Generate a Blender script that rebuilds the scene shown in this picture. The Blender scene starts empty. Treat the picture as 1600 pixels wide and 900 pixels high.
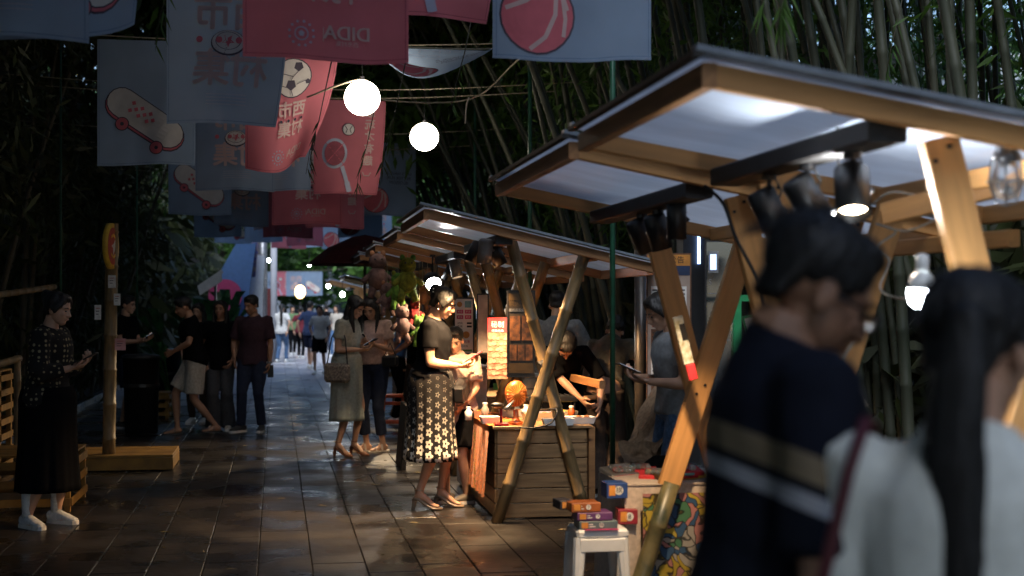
import bpy, bmesh, math, random
import numpy as np
from mathutils import Vector, Matrix, noise
V = Vector
rnd = random.Random(7)
nrg = np.random.default_rng(11)
sc = bpy.context.scene
COL = sc.collection
PI = math.pi

# ------------------------------------------------------------ camera
FOC = 2222.2; EYE = 1.55; TH = math.radians(9.4)
FWD = V((math.sin(TH), math.cos(TH), 0)); RGT = V((math.cos(TH), -math.sin(TH), 0))
cam_d = bpy.data.cameras.new('camera'); cam = bpy.data.objects.new('camera', cam_d); COL.objects.link(cam)
cam.location = (0, 0, EYE); cam.rotation_euler = (PI/2, 0, -TH)
cam_d.sensor_width = 36; cam_d.lens = 50; cam_d.shift_y = 0.01875
cam_d.clip_start = 0.05; cam_d.clip_end = 2000
cam_d.dof.use_dof = True; cam_d.dof.focus_distance = 10.9; cam_d.dof.aperture_fstop = 2.2
sc.camera = cam

# ------------------------------------------------------------ world, sun, exposure
SUN_EL = math.radians(48); SUN_ROT = math.radians(200)
w = bpy.data.worlds.new('World'); sc.world = w; w.use_nodes = True
nt = w.node_tree; sky = nt.nodes.new('ShaderNodeTexSky'); sky.sky_type = 'NISHITA'; sky.sun_disc = False
sky.sun_elevation = SUN_EL; sky.sun_rotation = SUN_ROT; sky.ozone_density = 4.0
bg = nt.nodes['Background']; bg.inputs['Strength'].default_value = 0.08
nt.links.new(sky.outputs[0], bg.inputs['Color'])
sl = bpy.data.lights.new('sun', 'SUN'); sl.energy = 1.5; sl.angle = math.radians(40); sl.color = (.86, .92, 1)
so = bpy.data.objects.new('sun', sl); COL.objects.link(so)
so.rotation_euler = (PI/2 - SUN_EL, 0, PI - SUN_ROT)
sc.view_settings.view_transform = 'Standard'; sc.view_settings.look = 'None'
sc.view_settings.gamma = 1; sc.view_settings.exposure = 1.7
sc.render.engine = 'CYCLES'
sc.cycles.max_bounces = 5; sc.cycles.diffuse_bounces = 3; sc.cycles.glossy_bounces = 3
sc.cycles.transmission_bounces = 4; sc.cycles.transparent_max_bounces = 6
sc.cycles.use_denoising = True; sc.cycles.sample_clamp_indirect = 4.0

LAMP = .52
def W(px, py, d):
    "point seen at picture position px, py at camera distance d (metres)"
    p = RGT*((px-800)/FOC*d) + FWD*d
    return V((p.x, p.y, EYE-(py-480)/FOC*d))
def G(px, py, z=0):
    return W(px, py, (EYE-z)*FOC/(py-480))

# ------------------------------------------------------------ materials
MATS = {}
def mat(name, col, rough=.7, var=.15, scale=12, bump=.0, bscale=None, metal=0, spec=.5, emit=0, trans=0,
        ecol=None, stretch=(1,1,1), col2=None, sheen=0, vor=False, rvar=0, coat=0, world=False):
    m = bpy.data.materials.new(name); m.use_nodes = True; t = m.node_tree; n = t.nodes; b = n['Principled BSDF']
    b.inputs['Roughness'].default_value = rough; b.inputs['Metallic'].default_value = metal
    b.inputs['Specular IOR Level'].default_value = spec
    tc = n.new('ShaderNodeTexCoord'); mp = n.new('ShaderNodeMapping'); mp.inputs['Scale'].default_value = stretch
    if world: t.links.new(n.new('ShaderNodeNewGeometry').outputs['Position'], mp.inputs['Vector'])
    else: t.links.new(tc.outputs['Object'], mp.inputs['Vector'])
    nz = n.new('ShaderNodeTexNoise'); nz.inputs['Scale'].default_value = scale; nz.inputs['Detail'].default_value = 5
    t.links.new(mp.outputs[0], nz.inputs['Vector'])
    cr = n.new('ShaderNodeValToRGB'); c = V(col); d = V(col2) if col2 else c*(1-var*1.6)
    e = c if col2 else c*(1+var)
    cr.color_ramp.elements[0].color = (*d, 1); cr.color_ramp.elements[1].color = (*e, 1)
    cr.color_ramp.elements[0].position = .32; cr.color_ramp.elements[1].position = .68
    t.links.new(nz.outputs['Fac'], cr.inputs['Fac']); t.links.new(cr.outputs['Color'], b.inputs['Base Color'])
    if rvar:
        mr = n.new('ShaderNodeMapRange'); mr.inputs['To Min'].default_value = max(.03, rough-rvar); mr.inputs['To Max'].default_value = rough+rvar
        mr.inputs['From Min'].default_value = .35; mr.inputs['From Max'].default_value = .65
        t.links.new(nz.outputs['Fac'], mr.inputs['Value']); t.links.new(mr.outputs[0], b.inputs['Roughness'])
    if bump:
        n2 = n.new('ShaderNodeTexNoise'); n2.inputs['Scale'].default_value = bscale or scale*4; n2.inputs['Detail'].default_value = 4
        t.links.new(mp.outputs[0], n2.inputs['Vector'])
        bp = n.new('ShaderNodeBump'); bp.inputs['Strength'].default_value = bump; bp.inputs['Distance'].default_value = .02
        t.links.new(n2.outputs['Fac'], bp.inputs['Height']); t.links.new(bp.outputs[0], b.inputs['Normal'])
    if emit:
        b.inputs['Emission Color'].default_value = (*(ecol or col), 1); b.inputs['Emission Strength'].default_value = emit
    if sheen: b.inputs['Sheen Weight'].default_value = sheen
    if coat: b.inputs['Coat Weight'].default_value = coat; b.inputs['Coat Roughness'].default_value = .08
    if trans:
        tr = n.new('ShaderNodeBsdfTranslucent'); mx = n.new('ShaderNodeMixShader'); mx.inputs[0].default_value = trans
        t.links.new(cr.outputs['Color'], tr.inputs['Color'])
        t.links.new(b.outputs[0], mx.inputs[1]); t.links.new(tr.outputs[0], mx.inputs[2])
        t.links.new(mx.outputs[0], n['Material Output'].inputs['Surface'])
    MATS[name] = m
    return m

def wood(name, col, dark=.55, knots=True, rough=.6):
    m = mat(name, col, rough, bump=.10, bscale=60, stretch=(1, 11, 11), scale=3.2, col2=tuple(V(col)*dark))
    if knots:
        t = m.node_tree; n = t.nodes; b = n['Principled BSDF']
        tc = n.new('ShaderNodeTexCoord'); mp = n.new('ShaderNodeMapping'); mp.inputs['Scale'].default_value = (1, 2.2, 2.2)
        t.links.new(tc.outputs['Object'], mp.inputs[0])
        vo = n.new('ShaderNodeTexVoronoi'); vo.inputs['Scale'].default_value = 3.1; t.links.new(mp.outputs[0], vo.inputs['Vector'])
        r = n.new('ShaderNodeValToRGB'); r.color_ramp.elements[0].position = .05; r.color_ramp.elements[1].position = .12
        r.color_ramp.elements[0].color = (.16, .07, .03, 1); r.color_ramp.elements[1].color = (1, 1, 1, 1)
        t.links.new(vo.outputs['Distance'], r.inputs[0])
        mx = n.new('ShaderNodeMix'); mx.data_type = 'RGBA'; mx.blend_type = 'MULTIPLY'; mx.inputs['Factor'].default_value = 1
        src = b.inputs['Base Color'].links[0].from_socket
        t.links.new(src, mx.inputs['A']); t.links.new(r.outputs[0], mx.inputs['B']); t.links.new(mx.outputs['Result'], b.inputs['Base Color'])
    return m
M_PINE = wood('pine_wood', (.60, .30, .10), .78); M_PINE2 = wood('aged_pine_wood', (.40, .19, .07), .65); M_DKW = wood('dark_stained_wood', (.022, .019, .017), knots=False)
M_PLANK = wood('counter_plank_wood', (.40, .23, .10), .5)
M_BAM = mat('dry_bamboo', (.42, .24, .08), .42, col2=(.17, .10, .04), scale=5, stretch=(1, 5, 5), bump=.08, bscale=30)
M_BAMD = mat('weathered_bamboo', (.30, .19, .08), .48, col2=(.11, .08, .04), scale=5, stretch=(1, 6, 6), bump=.1, bscale=30)
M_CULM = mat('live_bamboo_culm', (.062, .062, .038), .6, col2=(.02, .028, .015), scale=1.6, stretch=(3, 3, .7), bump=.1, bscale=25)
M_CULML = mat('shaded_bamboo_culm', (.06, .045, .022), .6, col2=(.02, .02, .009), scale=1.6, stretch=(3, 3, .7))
M_NODE = mat('bamboo_node_ring', (.10, .085, .06), .7)
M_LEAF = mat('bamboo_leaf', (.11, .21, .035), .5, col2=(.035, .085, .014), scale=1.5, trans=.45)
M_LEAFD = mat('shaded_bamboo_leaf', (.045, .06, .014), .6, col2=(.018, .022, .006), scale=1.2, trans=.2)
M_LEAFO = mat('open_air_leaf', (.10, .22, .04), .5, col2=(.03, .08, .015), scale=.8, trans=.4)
M_SHEET = mat('translucent_tarp', (.60, .67, .78), .28, .08, scale=2, bump=.7, bscale=3.5, trans=.55, stretch=(1, 3, 1))
M_BLACK = mat('black_metal', (.006, .006, .007), .45, .1, spec=.6)
M_BLKP = mat('black_plastic', (.015, .015, .017), .5)
M_GREYM = mat('grey_metal', (.22, .22, .23), .35, metal=.7)
M_GREEN = mat('green_painted_metal', (.02, .09, .05), .35, .15, scale=20)
M_GREEN2 = mat('bright_green_frame', (.03, .30, .11), .4)
M_WHITE = mat('white_plastic', (.75, .75, .73), .35, .05)
M_OFFW = mat('off_white_cable', (.36, .31, .25), .5, .05)
M_RUST = mat('rough_rope', (.3, .26, .18), .9)
M_STONE = mat('wet_paving_stone', (.023, .020, .019), .34, col2=(.012, .011, .011), scale=1.6, bump=.22, bscale=14, rvar=.17, spec=.36, world=True)
M_STONE2 = mat('wet_paving_stone_dark', (.021, .018, .017), .33, col2=(.011, .010, .010), scale=1.6, bump=.2, bscale=11, rvar=.16, spec=.36, world=True)
M_STONE3 = mat('wet_paving_stone_worn', (.026, .022, .020), .35, col2=(.014, .013, .012), scale=1.6, bump=.25, bscale=19, rvar=.17, spec=.36, world=True)
M_SOIL = mat('dark_soil', (.02, .016, .011), .95, bump=.5, bscale=8)
M_SKIN = mat('skin', (.50, .28, .18), .48, .08, scale=9); M_SKIN2 = mat('tanned_skin', (.36, .185, .11), .5, .08, scale=9)
M_HAIR = mat('black_hair', (.010, .008, .007), .55, .3, stretch=(1, 1, .1), scale=60, bump=.3, bscale=90, spec=.5)
def cloth(name, col, var=.12, trans=0, rough=.9, **k): return mat(name, col, rough, var, scale=40, bump=.12, bscale=160, trans=trans, sheen=.1 if max(col) > .1 else 0, spec=.25, **k)

# ------------------------------------------------------------ object helpers
def link(o):
    COL.objects.link(o); return o
def meshobj(name, me, m=None, parent=None, mats=None):
    o = bpy.data.objects.new(name, me)
    for x in (mats or ([m] if m else [])):
        if x.name not in [q.name for q in me.materials]: me.materials.append(x)
    link(o)
    if parent: o.parent = parent
    return o
def tag(o, label=None, cat=None, group=None, kind=None):
    if label: o['label'] = label
    if cat: o['category'] = cat
    if group: o['group'] = group
    if kind: o['kind'] = kind
    return o
def thing(name, label, cat, loc=(0,0,0), rz=0, group=None, scale=1):
    o = bpy.data.objects.new(name, None); o.empty_display_size = .1; link(o)
    o.location = loc; o.rotation_euler = (0, 0, rz); o.scale = (scale,)*3
    return tag(o, label, cat, group)
def pyd(name, vs, fs, m=None, parent=None, smooth=False, mats=None):
    me = bpy.data.meshes.new(name); me.from_pydata([tuple(v) for v in vs], [], fs)
    if smooth: me.polygons.foreach_set('use_smooth', [True]*len(me.polygons))
    me.update()
    return meshobj(name, me, m, parent, mats)
class MB:
    "collects shapes, links them as one mesh object"
    def __init__(s): s.v = []; s.f = []; s.mi = []; s.cur = 0
    def add(s, vs, fs):
        k = len(s.v); s.v += [V(v) for v in vs]; s.f += [tuple(i+k for i in f) for f in fs]; s.mi += [s.cur]*len(fs); return s
    def box(s, lo, hi, M=None, ch=0):
        lo, hi = V(lo), V(hi)
        if ch:
            x0, y0, z0 = lo; x1, y1, z1 = hi; c = ch
            ring = [(x0+c, y0), (x1-c, y0), (x1, y0+c), (x1, y1-c), (x1-c, y1), (x0+c, y1), (x0, y1-c), (x0, y0+c)]
            ins = [(min(max(x, x0+c), x1-c), min(max(y, y0+c), y1-c)) for x, y in ring]
            vs = [(*p, z0) for p in ins]+[(*p, z0+c) for p in ring]+[(*p, z1-c) for p in ring]+[(*p, z1) for p in ins]
            fs = [tuple(range(7, -1, -1)), tuple(range(24, 32))]
            for r in range(3):
                for i in range(8): j = (i+1) % 8; fs.append((r*8+i, r*8+j, r*8+8+j, r*8+8+i))
        else:
            vs = [(x, y, z) for z in (lo.z, hi.z) for y in (lo.y, hi.y) for x in (lo.x, hi.x)]
            fs = [(0, 2, 3, 1), (4, 5, 7, 6), (0, 1, 5, 4), (2, 6, 7, 3), (0, 4, 6, 2), (1, 3, 7, 5)]
        if M: vs = [M @ V(v) for v in vs]
        return s.add(vs, fs)
    def tube(s, pts, rad, n=8, side=None, cap=True, squash=None):
        "loft of rings along pts; rad a list of r or (a, b)"
        pts = [V(p) for p in pts]; m = len(pts)
        if not isinstance(rad, (list, tuple)): rad = [rad]*m
        vs = []; fs = []; prev = None
        for i, p in enumerate(pts):
            t = (pts[min(i+1, m-1)]-pts[max(i-1, 0)]); t = t.normalized() if t.length > 1e-9 else V((0, 0, 1))
            a = V(side) if side is not None else (prev if prev is not None else (V((1, 0, 0)) if abs(t.x) < .8 else V((0, 1, 0))))
            a = (a - t*a.dot(t)); a = a.normalized() if a.length > 1e-6 else t.orthogonal().normalized()
            prev = a; b = t.cross(a); r = rad[i]; ra, rb = r if isinstance(r, (tuple, list)) else (r, r)
            for k in range(n):
                an = 2*PI*k/n; vs.append(p+a*(math.cos(an)*ra)+b*(math.sin(an)*rb))
        for i in range(m-1):
            for k in range(n): fs.append((i*n+k, i*n+(k+1) % n, (i+1)*n+(k+1) % n, (i+1)*n+k))
        if cap: fs += [tuple(range(n-1, -1, -1)), tuple(range((m-1)*n, m*n))]
        return s.add(vs, fs)
    def ell(s, c, r, M=None, n=12, m=8):
        vs = []; fs = []; c = V(c)
        for i in range(1, m):
            a = PI*i/m
            for k in range(n):
                b = 2*PI*k/n; vs.append(V((math.sin(a)*math.cos(b)*r[0], math.sin(a)*math.sin(b)*r[1], math.cos(a)*r[2]))+c)
        vs += [c+V((0, 0, r[2])), c-V((0, 0, r[2]))]; t = len(vs)-2
        for i in range(m-2):
            for k in range(n): fs.append((i*n+k, (i+1)*n+k, (i+1)*n+(k+1) % n, i*n+(k+1) % n))
        for k in range(n): fs += [(t, k, (k+1) % n), (t+1, (m-2)*n+(k+1) % n, (m-2)*n+k)]
        if M: vs = [M @ v for v in vs]
        return s.add(vs, fs)
    def lathe(s, prof, n=16, c=(0, 0, 0), M=None):
        vs = []; fs = []
        for r, z in prof:
            for k in range(n): a = 2*PI*k/n; vs.append(V((r*math.cos(a), r*math.sin(a), z))+V(c))
        for i in range(len(prof)-1):
            for k in range(n): fs.append((i*n+k, i*n+(k+1) % n, (i+1)*n+(k+1) % n, (i+1)*n+k))
        if M: vs = [M @ v for v in vs]
        return s.add(vs, fs)
    def build(s, name, m=None, parent=None, smooth=False, mats=None, at=None):
        vs = s.v
        if at is not None: vs = [v-V(at) for v in vs]
        o = pyd(name, vs, s.f, m, parent, smooth, mats)
        if mats: o.data.polygons.foreach_set('material_index', s.mi)
        if at is not None: o.location = at
        return o
def attach(o, t):
    "parent keeping a world-built location (thing has no rotation)"
    o.parent = t; o.location = V(o.location)-V(t.location); return o
def basis(p0, p1, up=(0, 0, 1)):
    x = (V(p1)-V(p0)).normalized(); z = V(up); z = z-x*z.dot(x)
    z = z.normalized() if z.length > 1e-5 else x.orthogonal().normalized(); y = z.cross(x)
    return Matrix((x, y, z)).transposed()
def beam(name, p0, p1, wd, th, m, t=None, up=(0, 0, 1)):
    "squared timber along local X, width wd (local y), thickness th (local z)"
    L = (V(p1)-V(p0)).length; b = MB(); c = min(wd, th)*.1; q = [(wd/2-c, th/2), (wd/2, th/2-c)]
    sec = []
    for sx, sy in ((1, 1), (-1, 1), (-1, -1), (1, -1)):
        pr = q if sx*sy > 0 else q[::-1]
        sec += [(sx*u, sy*v) for u, v in (pr[::-1])]
    vs = [(0, u, v) for u, v in sec]+[(L, u, v) for u, v in sec]
    fs = [tuple(range(7, -1, -1)), tuple(range(8, 16))]+[(i, (i+1) % 8, 8+(i+1) % 8, 8+i) for i in range(8)]
    b.add(vs, fs); o = b.build(name, m); o.location = p0; o.rotation_euler = basis(p0, p1, up).to_euler()
    if t: attach(o, t)
    return o
def pole(name, p0, p1, r, m, t=None, seg=.33, node=True, n=10):
    L = (V(p1)-V(p0)).length; pts = []; rr = []; x = 0; off = rnd.uniform(.1, .3); ns = [off+seg*i for i in range(int(L/seg)+1) if off+seg*i < L-.03] if node else []
    pts.append(0); rr.append(r)
    for q in ns: pts += [q-.012, q, q+.012]; rr += [r*.98, r*1.13, r*.98]
    pts.append(L); rr.append(r*.97)
    b = MB().tube([(x, 0, 0) for x in pts], rr, n, side=(0, 1, 0))
    o = b.build(name, m, smooth=True); o.location = p0; o.rotation_euler = basis(p0, p1).to_euler()
    if t: attach(o, t)
    return o
def cable(name, pts, r=.006, m=None, label=None, cat='cable', t=None, sub=6):
    "smooth round cord through pts"
    P = [V(p) for p in pts]; out = []
    for i in range(len(P)-1):
        a, b, c, d = P[max(i-1, 0)], P[i], P[i+1], P[min(i+2, len(P)-1)]
        for k in range(sub):
            u = k/sub; out.append(.5*((2*b)+(c-a)*u+(2*a-5*b+4*c-d)*u*u+(3*b-a-3*c+d)*u**3))
    out.append(P[-1]); o = MB().tube(out, r, 6).build(name, m, smooth=True, at=P[0])
    if label: tag(o, label, cat)
    if t: attach(o, t)
    return o
def remesh(b, vox, name='r', smooth=2, disp=None):
    "fuse overlapping closed shapes into one continuous surface"
    me = bpy.data.meshes.new(name); me.from_pydata([tuple(v) for v in b.v], [], b.f); me.update()
    o = bpy.data.objects.new(name, me); COL.objects.link(o)
    md = o.modifiers.new('r', 'REMESH'); md.mode = 'VOXEL'; md.voxel_size = vox; md.use_smooth_shade = True
    if smooth:
        ms = o.modifiers.new('s', 'SMOOTH'); ms.factor = .5; ms.iterations = smooth
    dg = bpy.context.evaluated_depsgraph_get(); dg.update()
    r = bpy.data.meshes.new_from_object(o.evaluated_get(dg)); bpy.data.objects.remove(o); bpy.data.meshes.remove(me)
    n = len(r.vertices); co = np.empty(n*3); r.vertices.foreach_get('co', co); co = co.reshape(-1, 3)
    fs = [tuple(p.vertices) for p in r.polygons]
    if disp:
        no = np.empty(n*3); r.vertices.foreach_get('normal', no); no = no.reshape(-1, 3)
        dd = np.array([disp(V(c)) for c in co]); co = co+no*dd[:, None]
    bpy.data.meshes.remove(r)
    q = MB(); q.v = [V(c) for c in co]; q.f = fs; q.mi = [0]*len(fs); return q
def copy_tree(o, parent=None):
    c = o.copy(); COL.objects.link(c)
    if parent: c.parent = parent
    for ch in list(o.children): copy_tree(ch, c)
    return c
FONT_CACHE = {}
def textgeo(s, size, mirror=False, bold=0):
    key = (s, round(size, 4), mirror, bold)
    if key in FONT_CACHE: return FONT_CACHE[key]
    cu = bpy.data.curves.new('t', 'FONT'); cu.body = s; cu.size = size; cu.align_x = 'CENTER'; cu.align_y = 'CENTER'; cu.resolution_u = 3; cu.offset = 0
    o = bpy.data.objects.new('t', cu); COL.objects.link(o)
    dg = bpy.context.evaluated_depsgraph_get(); dg.update()
    me = bpy.data.meshes.new_from_object(o.evaluated_get(dg))
    bm_ = bmesh.new(); bm_.from_mesh(me); lim = .03
    if mirror and size > .1:
        bmesh.ops.triangulate(bm_, faces=bm_.faces[:])
        for _ in range(3):
            lg = [e for e in bm_.edges if e.calc_length() > lim]
            if not lg: break
            bmesh.ops.subdivide_edges(bm_, edges=lg, cuts=1); bmesh.ops.triangulate(bm_, faces=bm_.faces[:])
        bm_.to_mesh(me)
    bm_.free()
    vs = [((-1 if mirror else 1)*v.co.x, v.co.y) for v in me.vertices]; fs = [tuple(p.vertices) for p in me.polygons]
    bpy.data.objects.remove(o); bpy.data.curves.remove(cu); bpy.data.meshes.remove(me)
    FONT_CACHE[key] = (vs, fs); return vs, fs
def spot(name, loc, tgt, power, col=(1, .72, .42), size=70, blend=.6, rad=.03):
    l = bpy.data.lights.new(name, 'SPOT'); l.energy = power*LAMP; l.color = col; l.spot_size = math.radians(size); l.spot_blend = blend; l.shadow_soft_size = rad
    o = bpy.data.objects.new(name, l); link(o); o.location = loc
    o.rotation_euler = (V(tgt)-V(loc)).to_track_quat('-Z', 'Y').to_euler(); return o
def point(name, loc, power, col=(1, .9, .8), rad=.04):
    l = bpy.data.lights.new(name, 'POINT'); l.energy = power*LAMP; l.color = col; l.shadow_soft_size = rad
    o = bpy.data.objects.new(name, l); link(o); o.location = loc; return o

# ------------------------------------------------------------ ground
tag(pyd('ground', [(-80, -30, -.03), (80, -30, -.03), (80, 200, -.03), (-80, 200, -.03)], [(0, 1, 2, 3)], M_SOIL), kind='structure')
M_JOINT = mat('paving_joint_grit', (.035, .031, .028), .8)
pav = tag(pyd('pavement', [(-2.9, -4, -.012), (3.1, -4, -.012), (3.1, 70, -.012), (-2.9, 70, -.012)], [(0, 1, 2, 3)], M_JOINT), kind='structure')
TW, TL = .32, .95
M_FARLIT = mat('drier_paving_stone', (.50, .49, .53), .42, col2=(.26, .255, .28), scale=1.3, bump=.2, bscale=9, rvar=.2); M_FARLIT2 = mat('drier_paving_stone_pale', (.58, .57, .60), .5, col2=(.34, .335, .35), scale=1.7, bump=.2, bscale=9, rvar=.2)  # far slabs coloured paler, standing in for the light of the open sky
def slab(nm, m, w_=TW-.005, l_=TL-.006):
    b = MB(); c = .004; x, y = w_/2, l_/2; z0, z1 = -.022, 0
    vs = [(-x, -y, z0), (x, -y, z0), (x, y, z0), (-x, y, z0), (-x, -y, z1-c), (x, -y, z1-c), (x, y, z1-c), (-x, y, z1-c), (-x+c, -y+c, z1), (x-c, -y+c, z1), (x-c, y-c, z1), (-x+c, y-c, z1)]
    fs = [(8, 9, 10, 11)]+[(i, (i+1) % 4, 4+(i+1) % 4, 4+i) for i in range(4)]+[(4+i, 4+(i+1) % 4, 8+(i+1) % 4, 8+i) for i in range(4)]
    me = bpy.data.meshes.new(nm); me.from_pydata(vs, [], fs); me.materials.append(m); return me
smes = [slab('paving_stone', m) for m in (M_STONE, M_STONE2, M_STONE3, M_STONE)]
cells = []
for i in range(-9, 10):
    for j in range(-4, 72):
        x = i*TW+.05; y = j*TL+(.475 if i % 2 else 0)+.13*(i % 3)
        p = V((x, y, 0)); d = p.dot(FWD); l = p.dot(RGT)
        vis = 5.2 < d and abs(l) < d*.37+.4
        cells.append((d if vis else 999, x, y))
cells.sort()
far = MB()
for k, (d, x, y) in enumerate(cells):
    tx, ty = rnd.gauss(0, .0016), rnd.gauss(0, .0010); z = rnd.gauss(0, .0008)
    if k < 300:
        o = bpy.data.objects.new('paving_stone', rnd.choice(smes)); link(o); o.parent = pav
        o.location = (x, y, z); o.rotation_euler = (tx, ty, rnd.gauss(0, .001)+(PI if rnd.random() < .5 else 0))
    else:
        w2, l2 = TW/2-.004, TL/2-.005
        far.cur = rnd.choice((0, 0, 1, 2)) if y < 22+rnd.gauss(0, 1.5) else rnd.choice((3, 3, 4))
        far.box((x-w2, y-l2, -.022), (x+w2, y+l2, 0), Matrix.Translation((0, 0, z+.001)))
o = far.build('distant_paving_stones', parent=pav, mats=[M_STONE, M_STONE2, M_STONE3, M_FARLIT, M_FARLIT2]); o['kind'] = 'stuff'
# low kerb on both sides
for x0, x1, nm in ((-3.05, -2.92, 'kerb'), (3.12, 3.26, 'kerb')):
    kt = thing(nm, 'dark stone kerb along the %s bamboo grove' % ('left' if x0 < 0 else 'right'), 'kerb', (x0, 0, 0))
    for j in range(60):
        b = MB().box((0, j*.99+.004-3, -.03), (x1-x0, j*.99+.985-3, .09+rnd.gauss(0, .002)), ch=.008); b.build('kerb_stone', M_STONE3, kt)

# fallen leaves and scraps
fp = np.column_stack([nrg.uniform(-2.8, 3, 260), nrg.uniform(5.5, 24, 260), np.full(260, .004)])
fb = MB()
for q in fp:
    a = rnd.uniform(0, 6.3); L = rnd.uniform(.04, .10); d = V((math.cos(a), math.sin(a), 0)); s_ = V((-d.y, d.x, 0)); q = V(q)
    fb.add([q, q+d*L*.4+s_*L*.11+V((0, 0, .006)), q+d*L, q+d*L*.4-s_*L*.11+V((0, 0, .002))], [(0, 1, 2, 3)])
tag(fb.build('fallen_leaves', mat('dry_fallen_leaf', (.22, .17, .06), .7, col2=(.08, .06, .03), scale=3)), 'dry bamboo leaves scattered over the wet paving', 'leaves', kind='stuff')
# ------------------------------------------------------------ bamboo
def culm_mesh(nm, m, L, r, bend, n=7, seg=.36):
    b = MB(); pts = []; rr = []; k = int(L/seg)
    for i in range(k+1):
        for dz, f in ((-.02, 1), (0, 1.14), (.02, .97)):
            z = i*seg+dz; u = max(0, z/L)
            pts.append((bend*u*u*L, .04*math.sin(u*5+bend*7)*u, z)); rr.append(r*f*(1-.55*u))
    b.tube(pts, rr, n); me = bpy.data.meshes.new(nm); me.from_pydata([tuple(v) for v in b.v], [], b.f)
    me.polygons.foreach_set('use_smooth', [True]*len(me.polygons)); me.materials.append(m); return me
CR = [culm_mesh('bamboo_culm', M_CULM, L, r, bd) for L, r, bd in ((9, .040, .12), (8, .034, .2), (9.5, .044, .07), (8.5, .030, .28), (7.5, .036, .03), (9, .038, .16))]
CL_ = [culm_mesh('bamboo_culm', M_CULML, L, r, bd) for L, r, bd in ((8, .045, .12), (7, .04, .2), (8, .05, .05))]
gR = 'bamboo culms crowded in the grove behind the stalls'; gL = 'bamboo culms in the dark grove on the left'
merged = MB()
def put_culm(x, y, me, lean, az, roll, side):
    o = bpy.data.objects.new('bamboo_culm', me); link(o); o.location = (x, y, -.03)
    R = Matrix.Rotation(az, 3, 'Z') @ Matrix.Rotation(lean, 3, 'Y') @ Matrix.Rotation(roll, 3, 'Z')
    o.rotation_euler = R.to_euler()
    tag(o, 'green brown bamboo culm standing among the crowded grove behind the stalls' if side else 'dim bamboo culm standing in the dark grove left of the path', 'bamboo', gR if side else gL)
cnt = 0
for i in range(215):
    y = 4.5+26*(i/215)+rnd.uniform(-.6, .6); x = 3.45+abs(rnd.gauss(0, 1.6)); x += max(0, (9-y)*.16)
    t = min(1, max(0, (y-8)/9)); lean = rnd.gauss(.07+.17*t, .09); az = PI+rnd.gauss(0, .5)
    if rnd.random() < .2: az = rnd.uniform(0, 2*PI); lean = abs(lean)
    put_culm(x, y, rnd.choice(CR), lean, az, rnd.gauss(0, .5), True)
for i in range(70):
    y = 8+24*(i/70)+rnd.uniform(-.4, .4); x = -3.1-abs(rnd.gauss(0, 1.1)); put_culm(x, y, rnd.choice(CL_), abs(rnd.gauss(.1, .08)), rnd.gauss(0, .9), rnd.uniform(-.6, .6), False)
for i in range(260):
    y = rnd.uniform(6, 34); x = rnd.uniform(5.2, 9.5); r = rnd.uniform(.018, .032); L = rnd.uniform(6.5, 9); lx = -abs(rnd.gauss(.5, .9)); ly = rnd.gauss(0, .7)
    merged.tube([(x+lx*u*u, y+ly*u*u, L*u) for u in (0, .25, .5, .75, 1)], [r, r, r*.9, r*.7, r*.4], 5)
tag(merged.build('bamboo_thicket', M_CULM, None, True), 'thin distant bamboo stems massed deep in the right grove', 'bamboo', kind='stuff')
def leaves(name, pts, size, m, kind='stuff', down=.55, spread=1.0, label=None, cat=None, wd=.17, parent=None, thing_=None):
    "many separate pointed leaf blades"
    n = len(pts); pts = np.asarray(pts, float); L = size*nrg.uniform(.6, 1.3, n)
    d = nrg.normal(0, 1, (n, 3)); d[:, 2] = d[:, 2]*.5-down*1.6; d /= np.linalg.norm(d, axis=1)[:, None]
    s = np.cross(d, nrg.normal(0, 1, (n, 3))); s /= np.linalg.norm(s, axis=1)[:, None]
    a = pts; c = pts+d*L[:, None]; mid = pts+d*(L*.4)[:, None]; wv = s*(L*wd*.5)[:, None]
    v = np.stack([a, mid+wv, c, mid-wv], 1).reshape(-1, 3)
    me = bpy.data.meshes.new(name); me.vertices.add(n*4); me.vertices.foreach_set('co', v.ravel())
    me.loops.add(n*4); me.loops.foreach_set('vertex_index', np.arange(n*4)); me.polygons.add(n)
    me.polygons.foreach_set('loop_start', np.arange(n)*4); me.polygons.foreach_set('loop_total', np.full(n, 4)); me.update()
    o = meshobj(name, me, m, parent)
    if kind: o['kind'] = kind
    return o
def gap(p):
    'the open slot in the leaves above the nearest stalls'
    keep = ~((p[:, 0] > -2) & (p[:, 0] < 1.3) & (p[:, 1] > 8) & (p[:, 1] < 19) & (nrg.random(len(p)) < .75))
    p = p[keep]
    return p[~((p[:, 0] > .7) & (p[:, 0] < 5.0) & (p[:, 1] > -14) & (p[:, 1] < 8.0))]
def clump_pts(n, nc, lo, hi, sig, per=None):
    lo, hi = np.array(lo, float), np.array(hi, float); c = nrg.uniform(lo, hi, (nc, 3)); k = nrg.integers(0, nc, n)
    return c[k]+nrg.normal(0, 1, (n, 3))*np.array(sig)
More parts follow.
